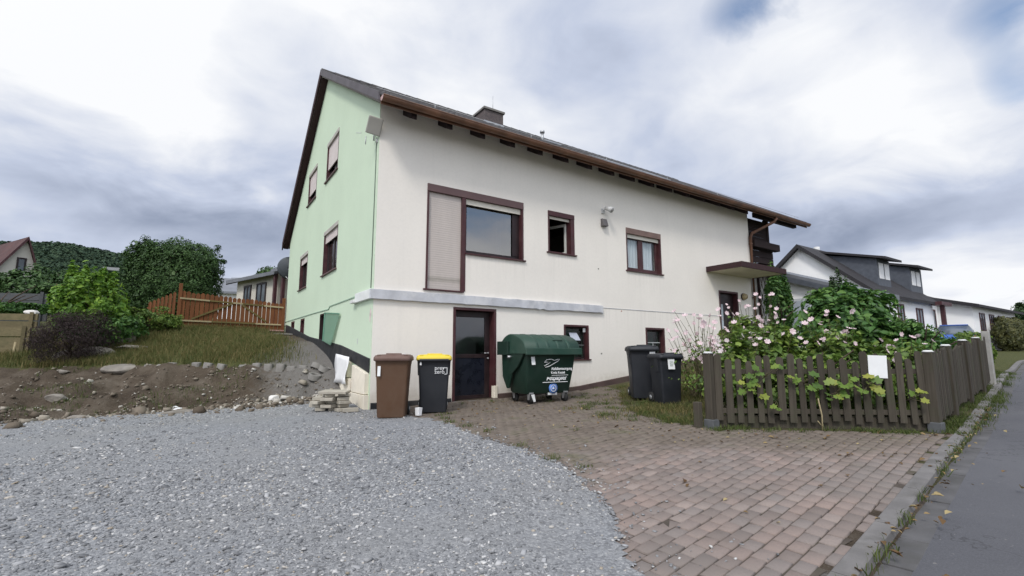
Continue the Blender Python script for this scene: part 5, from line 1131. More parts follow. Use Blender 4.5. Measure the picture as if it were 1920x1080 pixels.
o = MB().box(-.62, -.12, 10.2, 10.55, 1.86, 1.90).build('board', mottled('red_white_board', (.55, .30, .28), .3, 5, .7, 0), bevel=.004); tag(o, 'small pale red board on the ground at the foot of the gate', 'board')
o = MB().box(-.50, -.02, 8.6, 9.8, 0, .05).build('paving_slab', MAT['concrete'], loc=(-.05, 0, h1(-.2, 9.2)), rot=(R(2.6), 0, 0)); o.location.z -= 9.2*math.sin(R(2.6)); tag(o, 'long grey slab lying along the rear foot of the green wall', 'slab')
# old boards on the far left
def boards(name, label, a, b, z0, z1, mat, n=4, th=.05):
    t = thing(name, label, 'board wall', (a[0], a[1], 0)); dx, dy = b[0]-a[0], b[1]-a[1]
    for i in range(n):
        za = z0+(z1-z0)*i/n; mb = MB(); mb.beam((0, 0, (za+z0+(z1-z0)*(i+1)/n)/2), (dx, dy, (za+z0+(z1-z0)*(i+1)/n)/2+rr.uniform(-.02, .02)), th, (z1-z0)/n-.012); mb.build('board', MAT[mat], t, bevel=.004)
    for q in (.15, .55, .95): MB().box(dx*q-.04, dx*q+.04, dy*q-.09, dy*q-.03, z0-.3, z1+.05).build('post', MAT[mat], t)
boards('board_wall', 'old yellowish plank wall at the left edge of the garden', (-9.4, 10.1), (-6.7, 8.9), .75, 1.75, 'board_yellow'); boards('board_wall', 'pale top planks of the raised bed behind the yellowish wall', (-9.6, 10.75), (-6.75, 9.75), 1.78, 2.18, 'board_yellow', 2)
boards('board_wall', 'dark grey plank wall standing behind the raised bed', (-11.0, 14.0), (-7.1, 12.6), 2.1, 3.05, 'board_grey', 4)
shrub('ground_plant', 'low dark leafy plants in the raised bed', 'plant', -8.0, 11.2, (1.5, .5, .22), 'leaf_bush', 3000, .10, 81, .2, 24, .3, z0=2.2)
o = rock('pale stone on the corner of the raised bed', -6.95, 10.0, .13, 'rock_white', 18, (1.4, .8, .6)); o.location.z = 2.24
MB_ = MB(); MB_.tube([(-7.03, 9.02, .6), (-6.98, 9.0, 1.35)], .03, 8); o = MB_.build('stake', MAT['rail_pale']); tag(o, 'pale upright stake in front of the yellowish plank wall', 'stake')

# grass on the bank top ---------------------------------------------------------
def blades(name, pts, hgt, wid, mat, seed, label, cat, lean=.35):
    r = np.random.default_rng(seed); n = len(pts); a = r.uniform(0, 6.283, n); h = hgt*r.uniform(.45, 1.3, n); w_ = wid*r.uniform(.6, 1.3, n)
    dx, dy = np.cos(a)*w_*.5, np.sin(a)*w_*.5; l1, l2 = r.normal(0, lean, n)*h, r.normal(0, lean, n)*h
    V = np.empty((n, 5, 3)); V[:, 0] = pts+np.stack([-dx, -dy, 0*h-.02], 1); V[:, 1] = pts+np.stack([dx, dy, 0*h-.02], 1)
    V[:, 2] = pts+np.stack([dx*.7+l1*.4, dy*.7+l2*.4, h*.6], 1); V[:, 3] = pts+np.stack([-dx*.7+l1*.4, -dy*.7+l2*.4, h*.6], 1); V[:, 4] = pts+np.stack([l1, l2, h*r.uniform(.75, 1, n)], 1)
    k = (np.arange(n)*5)[:, None]; F = np.concatenate([k+np.array([[0, 1, 2]]), k+np.array([[0, 2, 3]]), k+np.array([[3, 2, 4]])]); o = np_mesh(name, V.reshape(-1, 3), F, MAT[mat], kind='stuff'); return tag(o, label, cat)
def scatter(n, x0, x1, y0, y1, cond, seed, clump=0):
    r = np.random.default_rng(seed); x = r.uniform(x0, x1, n); y = r.uniform(y0, y1, n); k = cond(x, y, r); x, y = x[k], y[k]
    return np.column_stack([x, y, G(x, y)])
pts = scatter(90000, -8.5, -.25, 3.0, 11.2, lambda x, y, r: (y > top_y(x)-.02) & (r.random(len(x)) < np.clip((-x-.35)/1.3, .02, 1)*(.35+1.3*np.clip(vnoise(x, y, .9, 61)+.35, 0, 1))), 91)
blades('grass', pts, .20, .011, 'grass', 92, 'dry brownish grass growing on top of the soil bank', 'grass')
pts = scatter(16000, -9, -1.0, 2.2, 7.8, lambda x, y, r: (bank_mask(x, y) > .3) & (vnoise(x, y, 1.4, 62) > .18), 93); blades('grass', pts, .09, .009, 'weed', 94, 'sparse weeds growing on the cut face of the soil bank', 'weeds')

# ------------------------------------------------------------------ front fence and garden
PL = np.array([3.16, -5.33]); PR = np.array([5.23, -7.22])
def picket(mb, p, t, n, h, w, th, z, rr):
    lean = rr.uniform(-.02, .02); top = z+h
    def q(u, zz, d_): return (p[0]+t[0]*(u+lean*(zz-z))+n[0]*d_, p[1]+t[1]*(u+lean*(zz-z))+n[1]*d_, zz)
    poly = [q(-w/2, z, 0), q(w/2, z, 0), q(w/2, top-.035, 0), q(w*.28, top-.006, 0), q(0, top, 0), q(-w*.28, top-.006, 0), q(-w/2, top-.035, 0)]
    mb.prism(poly, (n[0]*th, n[1]*th, 0)); return mb
def fence(a, b, label, n, h, group, foot=True, posts=(0, 1), rail_z=(.24, .78), zoff=.10, base=True, seed=1):
    a = np.array(a); b = np.array(b); L_ = np.linalg.norm(b-a); t = (b-a)/L_; nn = np.array([t[1], -t[0]]); rr = random.Random(seed)
    th = thing('picket_fence', label, 'fence', (a[0], a[1], h1(*a)), 0, group); o0 = np.array([a[0], a[1], h1(*a)])
    loc = lambda p, z: (p[0]-o0[0], p[1]-o0[1], z-o0[2])
    for i in range(n):
        p = a+t*(.11+(L_-.22)*i/(n-1)+rr.uniform(-.012, .012)); z = h1(*p)+zoff+rr.uniform(-.025, .025); mb = MB(); picket(mb, (p[0]-o0[0], p[1]-o0[1]), t, nn, h-zoff+rr.uniform(-.06, .06), .082+rr.uniform(-.008, .012), .02, z-o0[2], rr); mb.build('picket', MAT['fence_old'], th)
    for rz in rail_z:
        mb = MB(); pa, pb = a-nn*.02, b-nn*.02; mb.beam(loc(pa, h1(*a)+rz), loc(pb, h1(*b)+rz), .04, .065); mb.build('rail', MAT['fence_old'], th, bevel=.003)
    if base:
        mb = MB(); pa, pb = a-nn*.055, b-nn*.055; mb.beam(loc(pa, h1(*a)+.09), loc(pb, h1(*b)+.09), .03, .17); mb.build('base_board', MAT['fence_old'], th, bevel=.003)
    for q in posts:
        p = a+(b-a)*q; z = h1(*p)-o0[2]; c = (p[0]-o0[0], p[1]-o0[1]); ps = MB().box(c[0]-.055, c[0]+.055, c[1]-.055, c[1]+.055, z+(.12 if foot else -.2), z+h+.06).build('post', MAT['fence_old'], th, bevel=.006)
        mb = MB(); mb.tube([(c[0], c[1], z+h+.055), (c[0], c[1], z+h+.08)], .072, 14, r2=.045); mb.build('post_cap', MAT['white_paint'], ps)
        if foot: MB().box(c[0]-.075, c[0]+.075, c[1]-.075, c[1]+.075, z-.2, z+.125).build('post_foot', mottled('post_foot', (.10, .105, .11), .2, 6, .9, .3), ps, bevel=.01)
    return th
fence(PL, PR, 'weathered grey picket fence closing the garden towards the paved drive', 20, .98, None, seed=5)
ST = PR+np.array([.11, .02]); SE = np.array([10.9, -6.62])
fence(ST, SE, 'weathered grey picket fence running along the street kerb', 46, 1.0, None, foot=False, posts=(.22, .5, .78), base=False, seed=6)
mb = MB(); z = h1(11.0, -6.6); mb.box(10.98, 11.10, -6.68, -6.56, z-.1, z+1.12); o = mb.build('fence_post', mottled('pale_post', (.32, .31, .29), .2, 5, .9, .3), bevel=.006); tag(o, 'pale grey concrete post at the far end of the street fence', 'post')
# short post left of the fence and side fence running up the bank
mb = MB(); z = h1(3.02, -5.2); mb.box(2.98, 3.07, -5.26, -5.17, z-.1, z+.36); o = mb.build('wooden_stump', MAT['fence_old'], bevel=.008); tag(o, 'short wooden stump post left of the front fence corner', 'post')
# notice sheet on the fence
t_ = (PR-PL)/np.linalg.norm(PR-PL); nn_ = np.array([t_[1], -t_[0]])
p = PL+t_*2.16+nn_*.03; o = MB().box(-.115, .115, -.004, 0, -.15, .15).build('notice', MAT['sticker'], loc=(p[0], p[1], h1(*p)+.84), rot=(0, R(2), math.atan2(t_[1], t_[0]))); tag(o, 'white notice sheet pinned to the pickets of the front fence', 'notice')
o['category'] = 'notice'
# garden planting
shrub('garden_shrub', 'large dense green garden shrub behind the front fence', 'shrub', 8.35, -5.0, (1.12, 1.0, .95), 'leaf_bush', 9500, .125, 101, 1.03, 40, .26, up=.6)
shrub('garden_shrub', 'lower yellow green shrub right of the large garden shrub', 'shrub', 9.9, -5.5, (.95, .7, .60), 'leaf_low', 8000, .09, 102, .60, 34, .26, up=.5)
shrub('garden_shrub', 'mid green shrub at the street corner of the garden', 'shrub', 8.6, -6.2, (1.1, .5, .68), 'leaf_bush', 6500, .085, 103, .66, 30, .28, up=.5)
shrub('garden_shrub', 'loose olive shrub far along the street fence', 'shrub', 11.6, -4.6, (.9, .7, .62), 'leaf_olive', 5000, .08, 104, .6, 30, .28)
shrub('conifer', 'small pointed dark conifer on top of the garden shrub line', 'conifer', 10.3, -4.2, (.22, .22, .8), 'leaf_dark', 3000, .06, 105, 1.45, 24, .3)
def petals(mb_, c, nrm, s, r):
    n = 6; u = np.cross(nrm, [.3, .2, .9]); u /= np.linalg.norm(u); v = np.cross(nrm, u); a0 = r.random()*6.28
    for k in range(n):
        a = a0+k*6.2832/n; d_ = u*math.cos(a)+v*math.sin(a); sd = -u*math.sin(a)+v*math.cos(a); cup = nrm*s*.18
        p = [c, c+d_*s*.3+sd*s*.2+cup*.3, c+d_*s*.52+sd*s*.16+cup, c+d_*s*.56+cup, c+d_*s*.52-sd*s*.16+cup, c+d_*s*.3-sd*s*.2+cup*.3]
        mb_.add([tuple(x) for x in p], [(0, 1, 2, 3), (0, 3, 4, 5)])
PV = None
def anemone(label, x, y, h, spread, nfl, nleaf, seed, petal='petal', stems=14, fs=.075, leafm='leaf_low', lsz=.11, fl_z=(.6, 1.0), leaf_h=.55):
    """Japanese anemone: low leaves, wiry branched stems and open flowers"""
    r = np.random.default_rng(seed); z = h1(x, y); t = thing('anemone', label, 'flowering plant', (x, y, z)); sx, sy = spread
    crown('leaves', t, leafm, (0, 0, h*leaf_h*.6), (sx, sy, h*leaf_h*.62), nleaf, lsz, seed, 30, spread=.30, up=.9, asp=.7)
    mb = MB(); tips = []
    for i in range(max(stems, nfl)):
        a = r.uniform(0, 6.28); q = r.random()**.5; bx, by = .5*sx*q*math.cos(a), .5*sy*q*math.sin(a); a2 = r.uniform(0, 6.28); q2 = r.random()**.5
        tip = np.array([sx*1.05*q2*math.cos(a2), sy*1.05*q2*math.sin(a2), h*r.uniform(*fl_z)]); mb.tube([(bx, by, 0), (bx*.4+tip[0]*.6+.03, by*.4+tip[1]*.6, tip[2]*.6), tuple(tip)], .006, 5, r2=.003, cap=False); tips.append(tip)
    mb.build('stem', MAT['stem'], t)
    for i in range(nfl):
        nrm = r.normal(0, .55, 3)+np.array([-.45, -.6, .55]); nrm /= np.linalg.norm(nrm); f = MB(); petals(f, np.zeros(3), nrm, fs*r.uniform(.75, 1.2), r); fo = f.build('flower', MAT[petal], t, loc=tuple(tips[i])); c = MB(); bm_ = [(math.cos(a)*.006, math.sin(a)*.006) for a in np.linspace(0, 6.28, 6)[:-1]]
    return t
anemone('pale pink anemone with thin stems in front of the cream wall', 5.45, -3.75, 1.62, (1.0, .6), 80, 900, 111, 'petal', 60, .095, 'leaf_low', .06, (.4, 1.02), .6)
anemone('pale pink anemone leaning over the left end of the front fence', 4.45, -4.9, 1.25, (.5, .4), 10, 1000, 112, 'petal_pale', 20, .08, 'leaf_low', .10, (.65, 1.05), .85)
anemone('pink anemone in the middle of the bed behind the front fence', 5.2, -5.1, 1.45, (.7, .55), 22, 2200, 113, 'petal', 22, .085, 'leaf_low', .11, (.65, 1.05), .75)
anemone('pink anemone in front of the large garden shrub', 6.5, -5.6, 1.55, (.75, .55), 26, 2200, 114, 'petal', 24, .088, 'leaf_low', .11, (.6, 1.05), .66)
anemone('pink anemone close to the fence corner by the street', 6.2, -6.65, 1.22, (.65, .35), 15, 1700, 115, 'petal', 18, .08, 'leaf_low', .10, (.7, 1.05), .8)
anemone('pink anemone under the balcony beside the trellis', 9.2, -2.6, 1.7, (.9, .7), 24, 1800, 116, 'petal', 24, .095, 'leaf_low', .12, (.6, 1.05), .6)
shrub('bed_plants', 'dense green bed plants filling the space behind the front fence', 'plants', 4.95, -5.75, (1.15, .45, .48), 'leaf_low', 5200, .10, 121, .46, 34, .30, up=.7).rotation_euler = (0, 0, math.atan2(t_[1], t_[0]))
# maple-like lime leaves pushing through the pickets
def maple_leaf(s):
    pts = []
    for k, (a, r_) in enumerate([(-90, .05), (-60, .30), (-20, .34), (-8, .52), (18, .44), (40, .66), (64, .50), (90, .80), (116, .50), (140, .66), (162, .44), (188, .52), (200, .34), (240, .30)]):
        pts.append((r_*math.cos(R(a))*s, r_*math.sin(R(a))*s))
    return pts
def sprig(label, pos, n, s, seed):
    r = random.Random(seed); p = PL+t_*pos[0]+nn_*.05; z = h1(*p)+pos[1]; t = thing('maple_sprig', label, 'maple shoot', (p[0], p[1], z)); ang = math.atan2(t_[1], t_[0]); mbs = MB(); mbs.tube([(0-nn_[0]*.35, 0-nn_[1]*.35, -.1), (0, 0, 0), (nn_[0]*.1, nn_[1]*.1, .06)], .006, 5)
    for i in range(n):
        u = r.uniform(-.22, .22); zz = r.uniform(-.12, .14); d_ = r.uniform(.03, .12); q = MB(); pts = maple_leaf(s*r.uniform(.7, 1.15)); m_ = len(pts)
        vs = [(0, 0, .0)] + [(a, b*.9, -.02*abs(a)/s*s-.12*(b*b)/s) for a, b in pts]; q.add(vs, [(0, k+1, (k+1) % m_+1) for k in range(m_)])
        q.build('leaf', MAT['leaf_maple'], t, loc=(t_[0]*u+nn_[0]*d_, t_[1]*u+nn_[1]*d_, zz), rot=(R(r.uniform(30, 75)), R(r.uniform(-20, 20)), ang+R(r.uniform(-40, 40))))
        mbs.tube([(0, 0, 0), (t_[0]*u+nn_[0]*d_, t_[1]*u+nn_[1]*d_, zz)], .003, 4)
    mbs.build('stem', MAT['stem'], t)
sprig('lime maple shoot pushing through the left part of the front fence', (.55, .52), 7, .125, 1); sprig('lime maple shoot higher up in the left half of the front fence', (.72, .70), 6, .125, 2); sprig('lime maple shoot left of the middle of the front fence', (1.22, .62), 5, .125, 3)
sprig('broad lime maple shoot in the middle of the front fence', (1.62, .50), 12, .125, 4); sprig('lime maple shoot under the white notice sheet', (2.0, .58), 9, .125, 5); sprig('lime maple shoot near the right end of the front fence', (2.5, .42), 4, .125, 6); sprig('yellowing single maple leaf low on the front fence', (.85, .38), 2, .13, 7)
mb = MB(); p = PL+t_*1.38+nn_*.10; mb.tube([(0, 0, -.08), (.01, 0, .2), (-.01, .02, .42)], .014, 6, r2=.008); mb.tube([(0, 0, .05), (-.07, .02, .13)], .006, 5); o = mb.build('sapling', MAT['rail_pale'], loc=(p[0], p[1], h1(*p))); tag(o, 'pale bare little sapling stem in front of the front fence', 'sapling')
# climber on a trellis beside the far house corner
t = thing('trellis', 'dark wooden lattice trellis below the balcony', 'trellis', (14.1, -.2, h1(14.1, -.2))); mb = MB()
for i in range(7):
    a = .06+.235*i
    for z_ in (.3, .8, 1.3, 1.8, 2.3): mb.beam((a, 0, z_), (a+.2, .0, z_+.5), .010, .022); mb.beam((a+.2, .02, z_), (a, .02, z_+.5), .010, .022)
mb.build('lattice', MAT['rafter'], t); MB().box(-.08, -.02, -.03, .05, -.1, 3.1).build('post', MAT['rafter'], t); MB().box(1.5, 1.57, -.03, .05, -.1, 3.1).build('post', MAT['rafter'], t)
shrub('climber', 'green climbing plant covering the trellis below the balcony', 'climber', 14.9, -.45, (.9, .28, 1.5), 'leaf_bush', 4200, .11, 131, 1.7, 30, .26)
# weeds and dead leaves ------------------------------------------------------------
def weed_pts(centres, seed, n=60, sp=.10):
    r = np.random.default_rng(seed); out = []
    for cx_, cy_, k in centres: m_ = int(n*k); a = np.column_stack([r.normal(cx_, sp*k**.5, m_), r.normal(cy_, sp*k**.5, m_)]); out.append(a)
    a = np.concatenate(out); return np.column_stack([a, H(a[:, 0], a[:, 1])+.012])
rw = np.random.default_rng(77); cen = [(.45, -2.6, .9), (.5, -3.1, .7), (.42, -4.6, .7), (.36, -5.3, .9), (.42, -5.7, .5), (.55, -3.6, .6), (.62, -2.1, .8), (.75, -1.6, .6), (1.0, -1.5, .7), (1.55, -4.3, .3), (2.6, -.35, .5), (1.9, -.3, .4)]
cen += [(4.0+rw.normal(0, .6), -2.9+rw.normal(0, .6), .9) for _ in range(22)] + [(3.2+rw.normal(0, .35), -4.6+rw.normal(0, .5), .8) for _ in range(22)] + [(5.2+rw.normal(0, .6), -.9+rw.normal(0, .3), .6) for _ in range(14)]
cen += [tuple(PL+t_*q+nn_*rw.uniform(.0, .30))+(.6,) for q in rw.uniform(-.1, 2.9, 26)] + [tuple(kline(s, rw.uniform(-.16, -.115)))+(.10,) for s in rw.uniform(-2, 6, 46)] + [(5.3+q*.28, -7.30+q*.037+rw.normal(0, .05), .9) for q in range(26)] + [tuple(kline(s, rw.uniform(-.22, .12)))+(.8,) for s in rw.uniform(5.6, 14, 46)]
blades('weeds', weed_pts(cen, 78, 85, .075), .055, .007, 'weed', 79, 'small green weeds in the paving joints and along the fence foot', 'weeds', .7)
cen = [(4.2+rw.normal(0, .55), -3.9+rw.normal(0, .5), 1) for _ in range(60)] + [(5.6+rw.normal(0, .5), -2.6+rw.normal(0, .5), 1) for _ in range(40)] + [(6.8+rw.normal(0, .8), -2.0+rw.normal(0, .6), 1) for _ in range(40)]
blades('dry_grass', weed_pts(cen, 80, 80, .14), .075, .008, 'grass', 83, 'brownish grass on the bank beside the black bins', 'grass', .6)
def litter():
    r = np.random.default_rng(88); n = 330; P_ = []
    while len(P_) < n:
        x, y = r.uniform(-.5, 6.5), r.uniform(-8.6, -.3); w_ = .12+.9*(abs((x-3.2)+(y+5.3)*.4) < 1.2)*(y < -3.5)+.5*(y > -3)*(x > .5)
        if r.random() < w_ and inpoly(np.array([x]), np.array([y]), PAVE)[0] and x > .45+.0*y: P_.append((x, y))
    for _ in range(230): s = r.uniform(-2.5, 8); q = kline(s, r.uniform(-1.6, -.1) if r.random() < .45 else r.normal(-.15, .05)); P_.append((q[0], q[1]))
    P_ = np.array(P_); z = H(P_[:, 0], P_[:, 1])+.028; nr = r.normal(0, .25, (len(P_), 3))+np.array([0, 0, 1]); nr /= np.linalg.norm(nr, axis=1)[:, None]
    V, F = leaf_quads(np.column_stack([P_, z]), nr, .045, r, .6, .4); o = np_mesh('fallen_leaves', V, F, MAT['litter'], kind='stuff'); tag(o, 'dry fallen leaves and petals scattered over the paving', 'leaves')
litter()

# ------------------------------------------------------------------ neighbouring buildings
def gable_house(name, label, x0, x1, y0, y1, ze, zr, zb_, wall, roofm, yr=None, over=.35, wins=(), rot=0, loc=None, verge='roof_dark', cat='house'):
    """ridge along local x; origin at its base corner"""
    t = thing(name, label, cat, loc or (0, 0, 0), rot); yr = (y0+y1)/2 if yr is None else yr; mb = MB()
    mb.prism([(x0, y0, zb_), (x0, y1, zb_), (x0, y1, ze), (x0, yr, zr), (x0, y0, ze)], (x1-x0, 0, 0)); mb.build('wall', MAT[wall], t)
    mb = MB(); k1 = (zr-ze)/(yr-y0); k2 = (zr-ze)/(y1-yr); th = .16
    mb.prism([(x0-over, y0-over, ze-k1*over+.02), (x0-over, yr, zr+.02), (x0-over, yr, zr+.02+th), (x0-over, y0-over, ze-k1*over+.02+th)], (x1-x0+2*over, 0, 0))
    mb.prism([(x0-over, y1+over, ze-k2*over+.02), (x0-over, y1+over, ze-k2*over+.02+th), (x0-over, yr+.002, zr+.018+th), (x0-over, yr+.002, zr+.018)], (x1-x0+2*over, 0, 0)); rf = mb.build('roof', MAT[roofm], t)
    mb = MB()
    for xx in (x0-over-.03,):
        mb.prism([(xx, y0-over, ze-k1*over-.04), (xx, yr, zr-.04), (xx, yr, zr+.03+th), (xx, y0-over, ze-k1*over+.03+th)], (.03, 0, 0)); mb.prism([(xx, y1+over, ze-k2*over-.04), (xx, y1+over, ze-k2*over+.03+th), (xx, yr+.002, zr+.03+th), (xx, yr+.002, zr-.04)], (.03, 0, 0))
    mb.build('verge_board', MAT[verge], rf)
    for w_ in wins:
        side, a, b, z0_, z1_ = w_; wo = bpy.data.objects.new('window', None); COL.objects.link(wo); wo.parent = t; fm = MB(); gl = MB(); e = .09
        if side == 'y': 
            fm.box(a, b, y0-.05, y0-.003, z0_, z0_+e); fm.box(a, b, y0-.05, y0-.003, z1_-e, z1_); fm.box(a, a+e, y0-.048, y0-.003, z0_+e, z1_-e); fm.box(b-e, b, y0-.048, y0-.003, z0_+e, z1_-e); fm.box((a+b)/2-.04, (a+b)/2+.04, y0-.048, y0-.003, z0_+e, z1_-e); gl.box(a+e, b-e, y0-.02, y0-.002, z0_+e, z1_-e)
        else:
            fm.box(x0-.05, x0-.003, a, b, z0_, z0_+e); fm.box(x0-.05, x0-.003, a, b, z1_-e, z1_); fm.box(x0-.048, x0-.003, a, a+e, z0_+e, z1_-e); fm.box(x0-.048, x0-.003, b-e, b, z0_+e, z1_-e); gl.box(x0-.02, x0-.002, a+e, b-e, z0_+e, z1_-e)
        fm.build('frame', MAT['frame_dark'] if wall != 'far_white' else MAT['frame'], wo); gl.build('pane', MAT['far_glass'], wo)
    return t
MAT['roof_maroon'] = mottled('maroon_roof', (.075, .034, .032), .25, 1.5, .8, .3, 10, .02)
# white gabled neighbour with two slate dormers
nb = gable_house('house', 'white gabled neighbour house with two slate clad dormers', 25.0, 33.2, .0, 6.6, 4.0, 6.85, .6, 'far_white', 'roof_dark', 3.3, .3, (('y', 27.7, 28.6, 2.5, 3.6), ('y', 30.4, 31.4, 2.4, 3.5)))
for i, xd in enumerate((27.0, 31.7)):
    d_ = bpy.data.objects.new('dormer', None); COL.objects.link(d_); d_.parent = nb; xw = 1.7 if i == 0 else 1.9; yf = .45
    mb = MB(); mb.prism([(xd, yf, 4.2), (xd, yf, 6.0), (xd, 3.2, 6.66), (xd, 3.2, 6.4)], (xw, 0, 0)); mb.build('dormer_wall', MAT['slate'], d_)
    mb = MB(); mb.prism([(xd-.25, yf-.5, 5.90), (xd-.25, yf-.5, 6.02), (xd-.25, 3.28, 6.90), (xd-.25, 3.28, 6.78)], (xw+.5, 0, 0)); mb.build('dormer_roof', MAT['roof_dark'], d_)
    for q in (.2, .95): MB().box(xd+q, xd+q+.6, yf-.02, yf-.002, 4.95, 5.8).build('window', MAT['white_sheet'], d_)
MB().tube([(27.5, 3.5, 6.7), (27.5, 3.5, 7.25)], .16, 10).build('chimney', MAT['white_paint'], nb); mb = MB(); mb.box(32.6, 34.4, -.6, -.1, 3.75, 3.95); mb.box(33.3, 33.5, -.5, -.3, .6, 3.75); mb.build('porch', MAT['frame'], nb)
gable_house('house', 'low white bungalow next along the street beyond the gabled neighbour', 33.8, 36.3, .6, 7, 4.3, 5.6, .6, 'far_white', 'roof_dark', 3.6, .3, (('y', 34.5, 35.8, 2.5, 3.7),))
gable_house('house', 'farthest long white bungalow with a row of dark windows', 36.6, 47.0, -1.0, 5, 3.85, 4.7, .6, 'far_white', 'roof_dark', 2, .4, tuple(('y', q, q+1.1, 2.3, 3.5) for q in (37.8, 40.0, 42.2, 44.4)))
# annex with mono-pitch grey roof between the houses
t = thing('annex', 'low white annex with sloping grey roof beside the balcony', 'building'); mb = MB(); mb.prism([(17.3, -1.3, .5), (17.3, 3.0, .5), (17.3, 3.0, 5.0), (17.3, -1.3, 3.4)], (5, 0, 0)); mb.build('wall', MAT['far_white'], t)
mb = MB(); mb.prism([(17.05, -1.75, 3.28), (17.05, 3.2, 5.12), (17.05, 3.2, 5.34), (17.05, -1.75, 3.50)], (5.4, 0, 0)); rf = mb.build('roof', MAT['roof_grey'], t); mb = MB(); mb.prism([(17.0, -1.75, 3.16), (17.0, 3.2, 5.0), (17.0, 3.2, 5.22), (17.0, -1.75, 3.38)], (.045, 0, 0)); mb.build('fascia', MAT['slate'], rf)
w_ = bpy.data.objects.new('window', None); COL.objects.link(w_); w_.parent = t; MB().box(17.23, 17.296, -.55, .75, 1.7, 3.2).build('frame', mottled('pale_frame', (.55, .57, .6), .05, 3, .5, 0), w_); MB().box(17.215, 17.228, -.45, .65, 1.8, 3.1).build('pane', mottled('pale_blind', (.40, .44, .50), .1, 3, .3, 0), w_)
# red-roofed house far left
t = gable_house('house', 'cream gabled house with dark red roof at the left edge', 0, 7, -.68, 1.3, 3.9, 6.1, 0, 'far_cream', 'roof_maroon', 0, .25, (('x', -.1, .35, 4.0, 4.9),), rot=R(118), loc=(-12.3, 32.85, 2.2), verge='frame'); 
MB().box(-.3, 6.6, -1.9, -.8, 0, 3.4).build('side_wing', mottled('brick_red_wall', (.25, .09, .06), .2, 2, .9, 0), t)
# rear bungalow with porch
t = gable_house('house', 'cream rear bungalow with grey roof and dark red porch posts behind the gate', 0, 4.4, 0, 4.5, 2.06, 2.85, -.8, 'far_cream', 'roof_grey', 2.2, .4, (('y', .9, 1.7, .7, 1.75), ('y', 2.3, 3.3, .7, 1.75)), rot=R(-71), loc=(-1.16, 19.9, 2.8))
for x in (4.55, 5.3): MB().box(x, x+.14, -.3, -.16, -.8, 2.1).build('porch_post', MAT['frame'], t, bevel=.005)
mb = MB(); mb.prism([(4.85, -.6, 2.0), (4.85, 2.2, 2.80), (4.85, 2.2, 2.92), (4.85, -.6, 2.14)], (1.2, 0, 0)); mb.build('porch_roof', MAT['roof_grey'], t); mb = MB(); mb.prism([(6.06, -.62, 1.94), (6.06, 2.2, 2.74), (6.06, 2.2, 2.94), (6.06, -.62, 2.16)], (.045, 0, 0)); mb.build('porch_verge', MAT['rail_pale'], t)
gable_house('house', 'low white far bungalow with grey roof between hedge and rear bungalow', 0, 6, 0, 5, 2.2, 3.4, -1, 'far_white', 'roof_grey', 2.5, .4, (), rot=R(-15), loc=(-1.6, 32, 3.4))
gable_house('house', 'tiny distant grey roofed house above the far bungalow', 0, 7, 0, 6, 2.2, 4.2, -4, 'far_white', 'roof_grey', 3, .4, (), rot=R(-35), loc=(-.5, 62, 6.8))
o = MB().box(-.05, .05, -.05, .05, -1, 2.35).box(.051, .5, -.05, .05, 2.22, 2.35).build('pole_frame', mottled('pale_metal', (.35, .36, .37), .1, 3, .5, 0), loc=(-6.35, 17.2, 2.4)); tag(o, 'pale metal frame just left of the clipped hedge', 'frame')
# street side: hedges and car -----------------------------------------------------------
def hedge(label, x, y, rad, mat, n, size, seed, rz=0.0, kind='hedge'):
    t = thing(kind, label, 'hedge', (x, y, h1(x, y)-.1), rz); crown('crown', t, mat, (0, 0, rad[2]), rad, n, size, seed, 60, 'box', .16, .55, .5, .3, power=3.5); trunk('stem', t, 'bark', (0, 0, -.1), (0, 0, rad[2]*1.3), .06, .03, seed, 6, .4); return t
hedge('tall olive brown hedge along the street beyond the fence', 43.5, -1.3, (5.5, .8, 1.1), 'leaf_olive', 14000, .15, 141, R(7.5)); hedge('rounded green bush at the street edge past the pale post', 14.9, -5.5, (1.1, .45, .55), 'leaf_low', 6000, .07, 142, R(7.5)); hedge('long low green hedge in front of the far houses', 21.5, -3.9, (3.2, .7, .30), 'leaf_low', 7000, .10, 143, R(7.5))
hedge('trimmed olive hedge by the street in the far distance', 47, -.6, (4.5, 1, .9), 'leaf_olive', 6000, .16, 144, R(7.5))
shrub('tree', 'dark far tree at the end of the white house row', 'tree', 78, 3.0, (2.2, 2.2, 2.0), 'leaf_dark', 4000, .3, 145, 3.6, 30, .28, z0=1.5); shrub('tree', 'far tree beside the dark tree at the end of the street', 'tree', 88, 1.5, (3, 3, 2.6), 'leaf_olive', 4000, .35, 146, 3.2, 30, .28, z0=1.5)
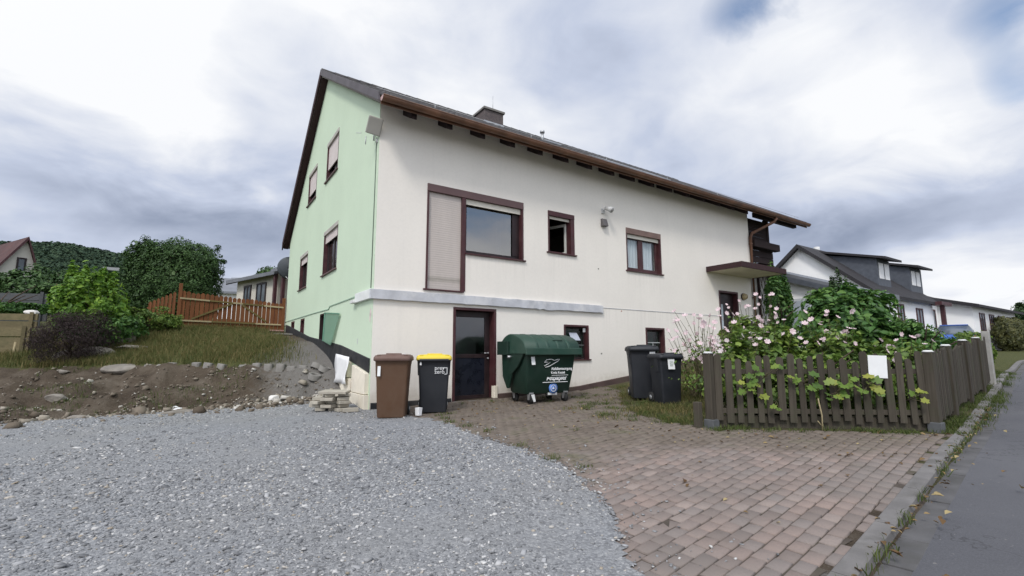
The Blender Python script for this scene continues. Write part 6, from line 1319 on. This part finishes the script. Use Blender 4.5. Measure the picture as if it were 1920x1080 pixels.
def car():
    t = thing('parked_car', 'bright blue parked car seen over the street fence', 'car', (29.5, -1.7, h1(29.5, -1.7)+.0), R(12))
    sec = lambda x, hw, z0, z1, wt: [(x, -hw, z0), (x, hw, z0), (x, hw*1.02, (z0+z1)/2), (x, hw*wt, z1), (x, -hw*wt, z1), (x, -hw*1.02, (z0+z1)/2)]
    mb = MB(); mb.loft([sec(-.02, .70, .35, .80, .9), sec(.1, .82, .25, .95, .9), sec(.9, .87, .2, .98, .92), sec(2.9, .87, .2, .95, .92), sec(3.9, .80, .22, .78, .85), sec(4.15, .62, .3, .62, .85)]); mb.build('body', MAT['blue_car'], t, bevel=.02)
    mb = MB(); mb.loft([sec(.15, .74, .94, 1.0, .95), sec(.75, .72, .94, 1.42, .80), sec(2.1, .72, .94, 1.47, .80), sec(3.0, .74, .92, .98, .9)]); mb.build('windows', MAT['far_glass'], t)
    mb = MB(); mb.box(.78, 2.1, -.56, .56, 1.43, 1.485); mb.build('roof', MAT['blue_car'], t, bevel=.02)
    for y in (-.68, .68): MB().box(-.03, .08, y-.12, y+.12, .70, .88).build('tail_light', MAT['red_lens'], t, bevel=.01)
    MB().box(-.05, .0, -.26, .26, .52, .62).build('number_plate', MAT['sticker'], t)
    for x in (.75, 3.2):
        for y in (-.80, .80): w_ = MB().tube([(x, y-.09, .3), (x, y+.09, .3)], .31, 18).build('wheel', MAT['rubber'], t); MB().tube([(x, y-.10, .3), (x, y+.10, .3)], .19, 12).build('rim', MAT['gal'], w_)
car()
# wooded hill on the horizon -----------------------------------------------------------------
def hill():
    az = np.linspace(60, 150, 130); r0, r1 = 240, 520; rs = np.linspace(r0, r1, 14); A, RR = np.meshgrid(np.radians(az), rs, indexing='ij'); X = CAMXY[0]+RR*np.cos(A); Y = CAMXY[1]+RR*np.sin(A)
    prof = np.interp(np.degrees(A), [60, 80, 88, 92, 96, 100, 104, 115, 150], [6, 14, 34, 50, 58, 61, 57, 48, 30]); Z = 2+prof*sstep(r0, 420, RR)
    a, b = X.shape; idx = np.arange(a*b).reshape(a, b); F = np.stack([idx[:-1,:-1].ravel(), idx[1:,:-1].ravel(), idx[1:,1:].ravel(), idx[:-1,1:].ravel()], 1); np_mesh('hill', np.stack([X, Y, Z], -1).reshape(-1, 3), F, MAT['ground'], smooth=True, kind='structure', attr={'green': np.ones(a*b), 'grit': np.zeros(a*b)})
    r = np.random.default_rng(5); n = 1500; az_ = np.radians(r.uniform(93, 108, n)); rr_ = r.uniform(r0+20, 450, n); x = CAMXY[0]+rr_*np.cos(az_); y = CAMXY[1]+rr_*np.sin(az_); z = 2+np.interp(np.degrees(az_), [60, 80, 88, 92, 96, 100, 104, 115, 150], [6, 14, 34, 50, 58, 61, 57, 48, 30])*sstep(r0, 420, rr_)
    m_ = 200; s = r.uniform(3.0, 6.0, n); d_ = r.normal(0, 1, (n, m_, 3)); d_ /= np.linalg.norm(d_, axis=2)[..., None]; P_ = np.stack([x, y, z+3], 1)[:, None, :]+d_*(s[:, None, None])*np.array([1, 1, .95]); nr = d_.reshape(-1, 3)+r.normal(0, .4, (n*m_, 3)); nr /= np.linalg.norm(nr, axis=1)[:, None]
    V, F = leaf_quads(P_.reshape(-1, 3), nr, 1.25, r, .8); o = np_mesh('forest', V, F, MAT['hill_leaf'], kind='stuff'); tag(o, 'dark wooded hill far off behind the left gardens', 'forest')
hill()
